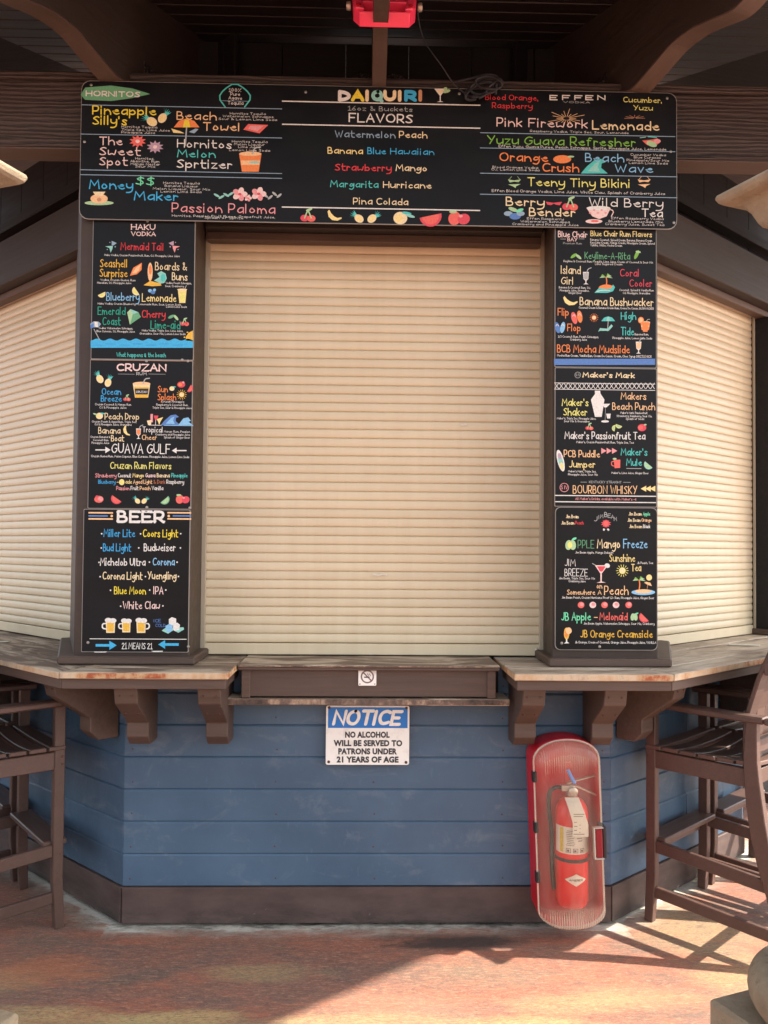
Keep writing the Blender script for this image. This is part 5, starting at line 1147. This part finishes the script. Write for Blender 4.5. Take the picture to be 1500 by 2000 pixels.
write(tm, 'AMEREX', -.024, .024, -.0035, .007, lin(40, 36, 40), .0014, 0)
tm.v = [((rc+.0028)*math.cos(R(-89)+x/rc), (rc+.0028)*math.sin(R(-89)+x/rc), .125+z) for x, y, z in tm.v]
put('emblem_lettering', tm.mesh('emblem_lettering', 'print'), em, EX)
put('valve', MB().lathe([(.019, .458), (.021, .462), (.021, .478), (.016, .482), (.015, .505), (.0, .507)], 20).box(-.040, .012, -.012, .012, .482, .506).mesh('valve', 'metal_dull', .001), r, EX)
put('gauge', MB().lathe([(0, 0), (.016, 0), (.018, .004), (.018, .012), (.014, .015), (0, .015)], 20, Matrix.Translation((.0, -.014, .484)) @ Matrix.Rotation(R(90), 4, 'X')).mesh('gauge', 'metal_dull', 0, True), r, EX)
put('handle', MB().sweep([(-.01, 0, .506), (.02, 0, .500), (.055, 0, .482), (.092, 0, .462)], [(.022, .008), (.020, .007), (.018, .006), (.016, .005)], (0, 1, 0)).mesh('handle', 'metal_dull', .001), r, EX)
put('lever', MB().sweep([(-.018, 0, .512), (.01, 0, .524), (.045, 0, .534), (.088, 0, .546)], [(.02, .007), (.019, .006), (.017, .005), (.015, .005)], (0, 1, 0)).mesh('lever', 'metal_dull', .001), r, EX)
put('safety_pin', MB().tube([(.006, -.02, .520), (-.008, -.024, .548), (-.020, -.022, .578)], .007, 8).mesh('safety_pin', 'clear_blue', 0, True), r, EX)
put('hose', MB().tube(sm([(-.038, 0, .494), (-.062, -.004, .496), (-.083, 0, .470), (-.083, .008, .40), (-.073, .012, .30), (-.072, .012, .20), (-.070, .01, .12), (-.066, .004, .06)], 4), .0085, 10).mesh('hose', 'black_rubber', 0, True), r, EX)
tg = MB(); n = 10; vs = []
for i in range(n+1):
    f = i/n; z = .462-.150*f; y = -(.028+.043*min(1, f*3.0)**.6)-.002; x = -.020+.022*min(1, f*1.6)**1.2; wd = .026+.003*f
    vs += [(x-wd+.012, y, z), (x+wd+.012, y, z)]
tg.add(vs, [(2*i, 2*i+1, 2*i+3, 2*i+2) for i in range(n)])
t_ = put('paper_tag', tg.mesh('paper_tag', 'paper_white'), r, EX)
tp = MB(); c = lin(130, 128, 120)
for z, x0, x1 in ((.405, .0, .04), (.396, .0, .034), (.36, .022, .026), (.345, .022, .026), (.33, .021, .025), (.372, .002, .012), (.355, .002, .014), (.338, .002, .012), (.322, .0, .04)):
    yy = -.0742; tp.add([(x0-.012, yy, z), (x1-.012, yy, z), (x1-.012, yy, z+.003), (x0-.012, yy, z+.003)], [(0, 1, 2, 3)], c)
put('tag_print', tp.mesh('tag_print', 'print'), t_, EX)

# ------------------------------------------------------------ bar stools; local: x along the bar, +y towards the bar
def make_stool():
    M = Matrix.Identity(4); r = root('bar_stool', M=M)
    P = lambda n, m, bv=.003, mm='stool_plastic': put(n, m.mesh(n, mm, bv), r, M)
    hw = .24
    def back(z):                                 # curve of the rear post: y by height
        pts = [(0, -.590), (.20, -.520), (.45, -.455), (.70, -.418), (.90, -.425), (1.05, -.470), (1.40, -.620)]
        for (z0, y0), (z1, y1) in zip(pts, pts[1:]):
            if z <= z1: t = (z-z0)/(z1-z0); return y0+(y1-y0)*t
        return pts[-1][1]
    for s in (-1, 1):
        P('leg', MB().sweep([(s*(hw+.003), .01, 0), (s*hw, 0, .20), (s*hw, 0, .895)], [(.034, .036), (.036, .042), (.036, .042)]))
        P('leg', MB().sweep(sm([(s*(hw+.02), back(z), z) for z in (0, .15, .3, .45, .6, .75, .9)], 2), [(.036, .040+.024*math.sin(math.pi*i/12)) for i in range(13)]))
        P('side_rail', MB().box(s*hw-.012, s*hw+.012, -.40, -.012, .640, .712))
        P('arm', MB().prism([(s*(hw-.035), .045), (s*(hw+.035), .045), (s*(hw+.055), -.20), (s*(hw+.052), -.475), (s*(hw-.010), -.475), (s*(hw-.022), -.20)], .896, .922), .006)
        P('side_stretcher', MB().sweep([(s*hw, -.01, .315), (s*(hw+.012), -.485, .285)], (.022, .050)))
        P('side_stretcher', MB().sweep([(s*hw, -.01, .125), (s*(hw+.016), -.545, .105)], (.022, .045)))
    P('front_rail', MB().box(-hw+.014, hw-.014, -.012, .012, .632, .706))
    P('rear_rail', MB().box(-hw+.014, hw-.014, -.414, -.390, .64, .70))
    P('rear_stretcher', MB().box(-hw, hw, back(.29)-.010, back(.29)+.012, .27, .315))
    P('footrest', MB().box(-hw+.002, hw-.002, -.055, .040, .330, .352), .004)
    P('footrest_apron', MB().box(-hw+.024, hw-.024, .008, .028, .272, .3295))
    ys = [.022, -.054, -.130, -.206, -.282, -.358]; zs = [.712, .7125, .713, .714, .716, .719]
    dip = [.004, .014, .024, .030, .028, .018]
    for y, z, dp in zip(ys, zs, dip):
        n = 12; m = MB(); w = .066; vs = []
        for i in range(n+1):
            x = -hw-.022+(2*hw+.044)*i/n; k = 1-(abs(x)/(hw+.022))**2.0; zz_ = z+.006-dp*k
            for yy, hh in ((y-w, 0), (y, 0), (y, .018), (y-w, .018)): vs.append((x, yy, zz_+hh-.004*(abs(x) < .0)))
        fs = [(4*i+j, 4*i+(j+1) % 4, 4*i+4+(j+1) % 4, 4*i+4+j) for i in range(n) for j in range(4)]+[(3, 2, 1, 0), tuple(4*n+j for j in range(4))]
        m.add(vs, fs); P('seat_slat', m, .003)
    for i, x in enumerate((-.195, -.098, 0, .098, .195)):
        edge = i in (0, 4); w = .084 if not edge else .078; top = (1.30, 1.37, 1.40, 1.37, 1.30)[i]
        zl = [.66+(top-.66)*k/8 for k in range(9)]
        pts = [(x, back(z)+.040+.018*(1-abs(x)/.2), z) for z in zl]
        sec = [(w, .018)]*8+[(w*.55, .018)]
        P('back_slat', MB().sweep(pts, sec), .004)
    P('back_rail', MB().box(-.235, .235, back(1.10)+.012, back(1.10)+.036, 1.075, 1.120))
    P('back_rail', MB().box(-.262, .262, back(.80)+.004, back(.80)+.036, .765, .815))
    P('arm_rail', MB().box(-.295, .295, -.505, -.4755, .8965, .9215), .005)
    m = MB()
    for s in (-1, 1):
        for z in (.66, .69, .30):
            m.lathe([(0, 0), (.0055, 0), (.004, .002), (0, .002)], 8, Matrix.Translation((s*(hw+.018), .01, z)) @ Matrix.Rotation(R(90*s), 4, 'Y'))
    P('bolt_heads', m, 0, 'rust_screw')['kind'] = 'stuff'
    return r
st = make_stool()
GRP = 'brown slatted bar stools at the counters'
def stand(leg_a, leg_b, label, off=0.0, first=False):
    """place with its two front feet on the surveyed floor marks"""
    a, b_ = leg_a, leg_b; d = (b_-a); d.z = 0; L = d.length; d.normalize(); ang = math.atan2(d.y, d.x)
    if d.x < 0: ang += math.pi
    mid = (a+b_)/2+d*off
    M = Matrix.Translation((mid.x, mid.y, 0)) @ Matrix.Rotation(ang, 4, 'Z')
    o = st if first else copy_tree(st, M)
    if first: o.matrix_world = M
    tag(o, label, 'bar stool', GRP); return o
ra, rb_ = at_floor(1272, 1800), at_floor(1378, 1734)
la, lb_ = at_floor(112, 1816), at_floor(38, 1733)
stand(ra, rb_, 'brown slatted bar stool nearest on the right, beside the red extinguisher cabinet', 0, True)
stand(ra, rb_, 'brown bar stool mostly hidden behind the nearest one on the right', .56)
stand(la, lb_, 'brown slatted bar stool nearest on the left, cut by the picture edge')
stand(la, lb_, 'dark bar stool behind the nearest one on the left, arm and post in view', .60)

# ------------------------------------------------------------ small things
v = at_floor(1452, 1261, ZT+.001)
r = put('folded_paper', MB().prism([(-.075, -.012), (.07, -.02), (.078, .008), (-.06, .018)], 0, .006).mesh('folded_paper', 'paper_white', .001), None, Matrix.Translation((v.x, v.y, ZT+.0015)) @ Matrix.Rotation(R(-15), 4, 'Z'))
tag(r, 'flat folded scrap of white paper lying on the right counter', 'paper')
v = at_floor(3, 1254, ZT+.001)
r = put('paper_scrap', MB().prism([(-.04, -.012), (.03, -.014), (.036, .01), (-.03, .014)], 0, .004).mesh('paper_scrap', 'paper_white', .001), None, Matrix.Translation((v.x, v.y, ZT+.0015)))
tag(r, 'tiny white scrap lying on the left counter at the picture edge', 'paper')
# small pale louvred vent near the far end of the right wall
VM = MR @ Matrix.Translation((1.085, -.004, .665))
r = root('wall_vent', M=VM, label='small pale grey louvred vent at the dark far end of the right wall', cat='vent')
put('frame', MB().box(-.065, .065, -.012, 0, 0, .008).box(-.065, .065, -.012, 0, .122, .13).box(-.065, -.057, -.012, 0, .0085, .1215).box(.057, .065, -.012, 0, .0085, .1215).box(-.004, .004, -.012, 0, .0085, .1215).mesh('frame', 'gauge_glass', .001), r, VM)
for sx in (-.0305, .0305):
    for k in range(4): put('louvre', MB().box(sx-.025, sx+.025, -.009, -.002, .012+k*.027, .034+k*.027).mesh('louvre', 'paper_white', .001), r, VM)

# red lamp housing under the middle rafter
YL = 2.86; q0, q1 = at(694, 50, YL), at(808, 50, YL); lx = (q0.x+q1.x)/2; lw = (at(818, 20, YL).x-at(686, 20, YL).x)/2; lz = at(750, 50, YL).z+.045
LM = Matrix.Translation((lx, YL, lz)) @ Matrix.Rotation(R(-28), 4, 'X')
r = root('warning_lamp', M=LM, label='bright red plastic lamp housing mounted under the roof at the top middle edge', cat='lamp')
H = .17
def trap(y, e, z0=0): return [(-lw*.74+e, y, z0+e*.5), (lw*.74-e, y, z0+e*.5), (lw*.93-e, y, .035), (lw-e, y, H), (-lw+e, y, H), (-lw*.93+e, y, .035)]
m = MB(); A_, B_, C_, D_ = trap(.05, 0), trap(0, 0), trap(-.004, .012), trap(.022, .030)
vs = A_+B_+C_+D_; fs = [tuple(range(6))[::-1]]
for k in range(3): fs += [(6*k+j, 6*k+(j+1) % 6, 6*k+6+(j+1) % 6, 6*k+6+j) for j in range(6)]
fs.append(tuple(18+j for j in range(6))); m.add(vs, fs)
put('housing', m.mesh('housing', 'lamp_red', .002), r, LM)
for z_ in (.052, .098, .140): put('cross_rib', MB().box(-lw*.66, lw*.66, -.010, .022, z_, z_+.012).mesh('cross_rib', 'lamp_red', .002), r, LM)
for s in (-1, 1):
    put('corner_gusset', MB().add([(s*lw*.60, -.008, .012), (s*lw*.86, -.008, .02), (s*lw*.90, -.008, .075), (s*lw*.74, -.008, .10), (s*lw*.60, .022, .012), (s*lw*.86, .022, .02), (s*lw*.90, .022, .075), (s*lw*.74, .022, .10)], [(0, 1, 2, 3), (4, 7, 6, 5), (0, 4, 5, 1), (1, 5, 6, 2), (2, 6, 7, 3), (3, 7, 4, 0)]).mesh('corner_gusset', 'lamp_red', .002), r, LM)
    put('bolt', MB().lathe([(0, 0), (.008, 0), (.009, .002), (.005, .004), (0, .002)], 14, Matrix.Translation((s*lw*.78, -.0085, .034)) @ Matrix.Rotation(R(90), 4, 'X')).mesh('bolt', 'red_plastic', 0, True), r, LM)
    put('hinge_knob', MB().lathe([(0, 0), (.014, 0), (.016, .006), (.014, .016), (0, .018)], 16, Matrix.Translation((s*(lw+.001), .022, .082)) @ Matrix.Rotation(R(90*s), 4, 'Y')).mesh('hinge_knob', 'metal_dull', 0, True), r, LM)
put('stem', MB().box(-.02, .02, .05, .075, .06, .16).mesh('stem', 'iron_black', .002), r, LM)
# cable from the lamp and its coil on the beam
def U(px, py, Y): return tuple(at(px, py, Y))
c = MB().tube(sm([U(816, 22, 2.90), U(820, 52, 2.93), U(830, 82, 3.0), U(845, 105, 3.08), U(862, 128, 3.13), U(882, 158, 3.18), U(897, 174, 3.195), U(915, 187, 3.195)], 5), .0024, 8)
tag(put('power_cable', c.mesh('power_cable', 'cable_grey', 0, True)), 'thin dark cable hanging from the red lamp to the long menu board', 'cable')
m = MB(); Yc = 3.19
for k, (cx, cy, rx, ry, a) in enumerate(((942, 172, 36, 11, -22), (950, 168, 32, 15, -14), (936, 178, 30, 12, -28), (955, 162, 26, 12, 8))):
    pts = []
    for i in range(22):
        t = i/21*2*math.pi*.97+k; x = rx*math.cos(t); y = ry*math.sin(t); ar = R(a)
        pts.append(U(cx+x*math.cos(ar)-y*math.sin(ar), cy+x*math.sin(ar)+y*math.cos(ar), Yc-.004*k+.006*math.sin(3*t)))
    m.tube(pts, .0052, 8)
m.tube(sm([U(890, 160, 3.20), U(925, 152, 3.19), U(955, 146, 3.185), U(972, 152, 3.19), U(970, 165, 3.18), U(968, 184, 3.19)], 4), .0055, 8)
m.tube(sm([U(915, 187, 3.195), U(925, 190, 3.18), U(945, 186, 3.18), U(955, 170, 3.175), U(972, 156, 3.18)], 4), .0045, 8)
tag(put('cable_coil', m.mesh('cable_coil', 'black_rubber', 0, True)), 'loose black cable coil on the top edge of the long menu board', 'cable')

# ------------------------------------------------------------ stone columns flanking the view
def column(cx, cy, ang, label):
    M = Matrix.Translation((cx, cy, 0)) @ Matrix.Rotation(ang, 4, 'Z')
    r = root('stone_column', M=M, label=label, cat='column'); a = .21
    put('pedestal', MB().box(-a-.03, a+.03, -a-.03, a+.03, 0, .46).mesh('pedestal', 'cast_stone', .008), r, M)
    put('plinth', MB().box(-a, a, -a, a, .4605, .572).mesh('plinth', 'cast_stone', .008), r, M)
    tor = [(.19, .5725)]+[(.168+.050*math.cos(t), .626+.052*math.sin(t)) for t in [R(-80+16*i) for i in range(11)]]+[(.160, .684), (.146, .70), (.142, .80)]
    put('base_torus', MB().lathe([(0, .5725)]+tor+[(0, .80)], 48).mesh('base_torus', 'cast_stone', 0, True), r, M)
    put('shaft', MB().lathe([(0, .8005), (.140, .8005), (.141, 1.2), (.135, 1.8), (.100, 2.14), (.0, 2.14)], 48).mesh('shaft', 'cast_stone', 0, True), r, M)
    put('capital_ring', MB().lathe([(0, 2.1405), (.100, 2.1405), (.110, 2.15), (.104, 2.17), (.112, 2.20), (.118, 2.253), (0, 2.253)], 48).mesh('capital_ring', 'cast_stone', 0, True), r, M)
    m = MB()                                     # moulded square capital: stacked flaring courses
    rings = [(.118, 2.2255), (.126, 2.240), (.134, 2.262), (.148, 2.283), (.172, 2.291), (.182, 2.300), (.182, 2.312), (.165, 2.318), (.13, 2.325)]
    rings = [(q*1.09, z+.028) for q, z in rings]
    vs = [(sx*q, sy*q, z) for q, z in rings for sx, sy in ((-1, -1), (1, -1), (1, 1), (-1, 1))]
    m.add(vs, [(3, 2, 1, 0)]+[(4*i+j, 4*i+(j+1) % 4, 4*i+4+(j+1) % 4, 4*i+4+j) for i in range(len(rings)-1) for j in range(4)]+[tuple(4*(len(rings)-1)+j for j in range(4))])
    put('abacus', m.mesh('abacus', 'cast_stone', .005), r, M); return r
vr = at(1382, 1942, 1.80); vl = at(42, 1966, 1.76)
def centre(v, ang, s, a=.21):
    # v is the plinth corner nearest the picture middle
    ca, sa = math.cos(ang), math.sin(ang)
    return (v.x+s*a*ca-(-1)*0, v.y)
an = R(21)
# right: corner is local (-a, +a)... solve centre = v - R(ang) * corner
def solve(v, ang, lx_, ly_): return (v.x-(lx_*math.cos(ang)-ly_*math.sin(ang)), v.y-(lx_*math.sin(ang)+ly_*math.cos(ang)))
cR = solve(vr, an, -.21, .21); cL = solve(vl, -an, .21, .21)
column(*cR, an, 'pale stone column at the right edge, its base and capital corner showing')
column(*cL, -an, 'pale stone column at the left edge, sunlit plinth corner and capital tip showing')

# scuffs on the middle shutter, nail heads on the front wall
for px_, py_, w_ in ((742, 1122, .055), (906, 829, .02), (1058, 628, .012)):
    v = at(px_, py_, 3.506); m = MB(); ribbon(m, [(v.x-w_/2, v.z), (v.x-w_*.1, v.z-.004), (v.x+w_*.2, v.z+.002), (v.x+w_/2, v.z-.001)], .006, lin(226, 220, 206), 3.5065)
    sh_ = [o for o in COL.objects if o.name == 'roller_shutter'][0]
    put('scuff', m.mesh('scuff', 'print'), sh_)
nail = MB().lathe([(0, 0), (.0035, 0), (.002, .001), (0, .001)], 8).mesh('nail_head', 'rust_screw')
bw = [o for o in COL.objects if o.name == 'bar_wall'][0]
for k in range(7):
    for x in (LX+.03, LX+.62, .05, .58, RX-.03):
        put('nail_head', nail, bw, Matrix.Translation((x+random.uniform(-.004, .004), YW-.0027, ZS+k*PITCH_S+.03+random.uniform(-.003, .003))) @ Matrix.Rotation(R(90), 4, 'X'))
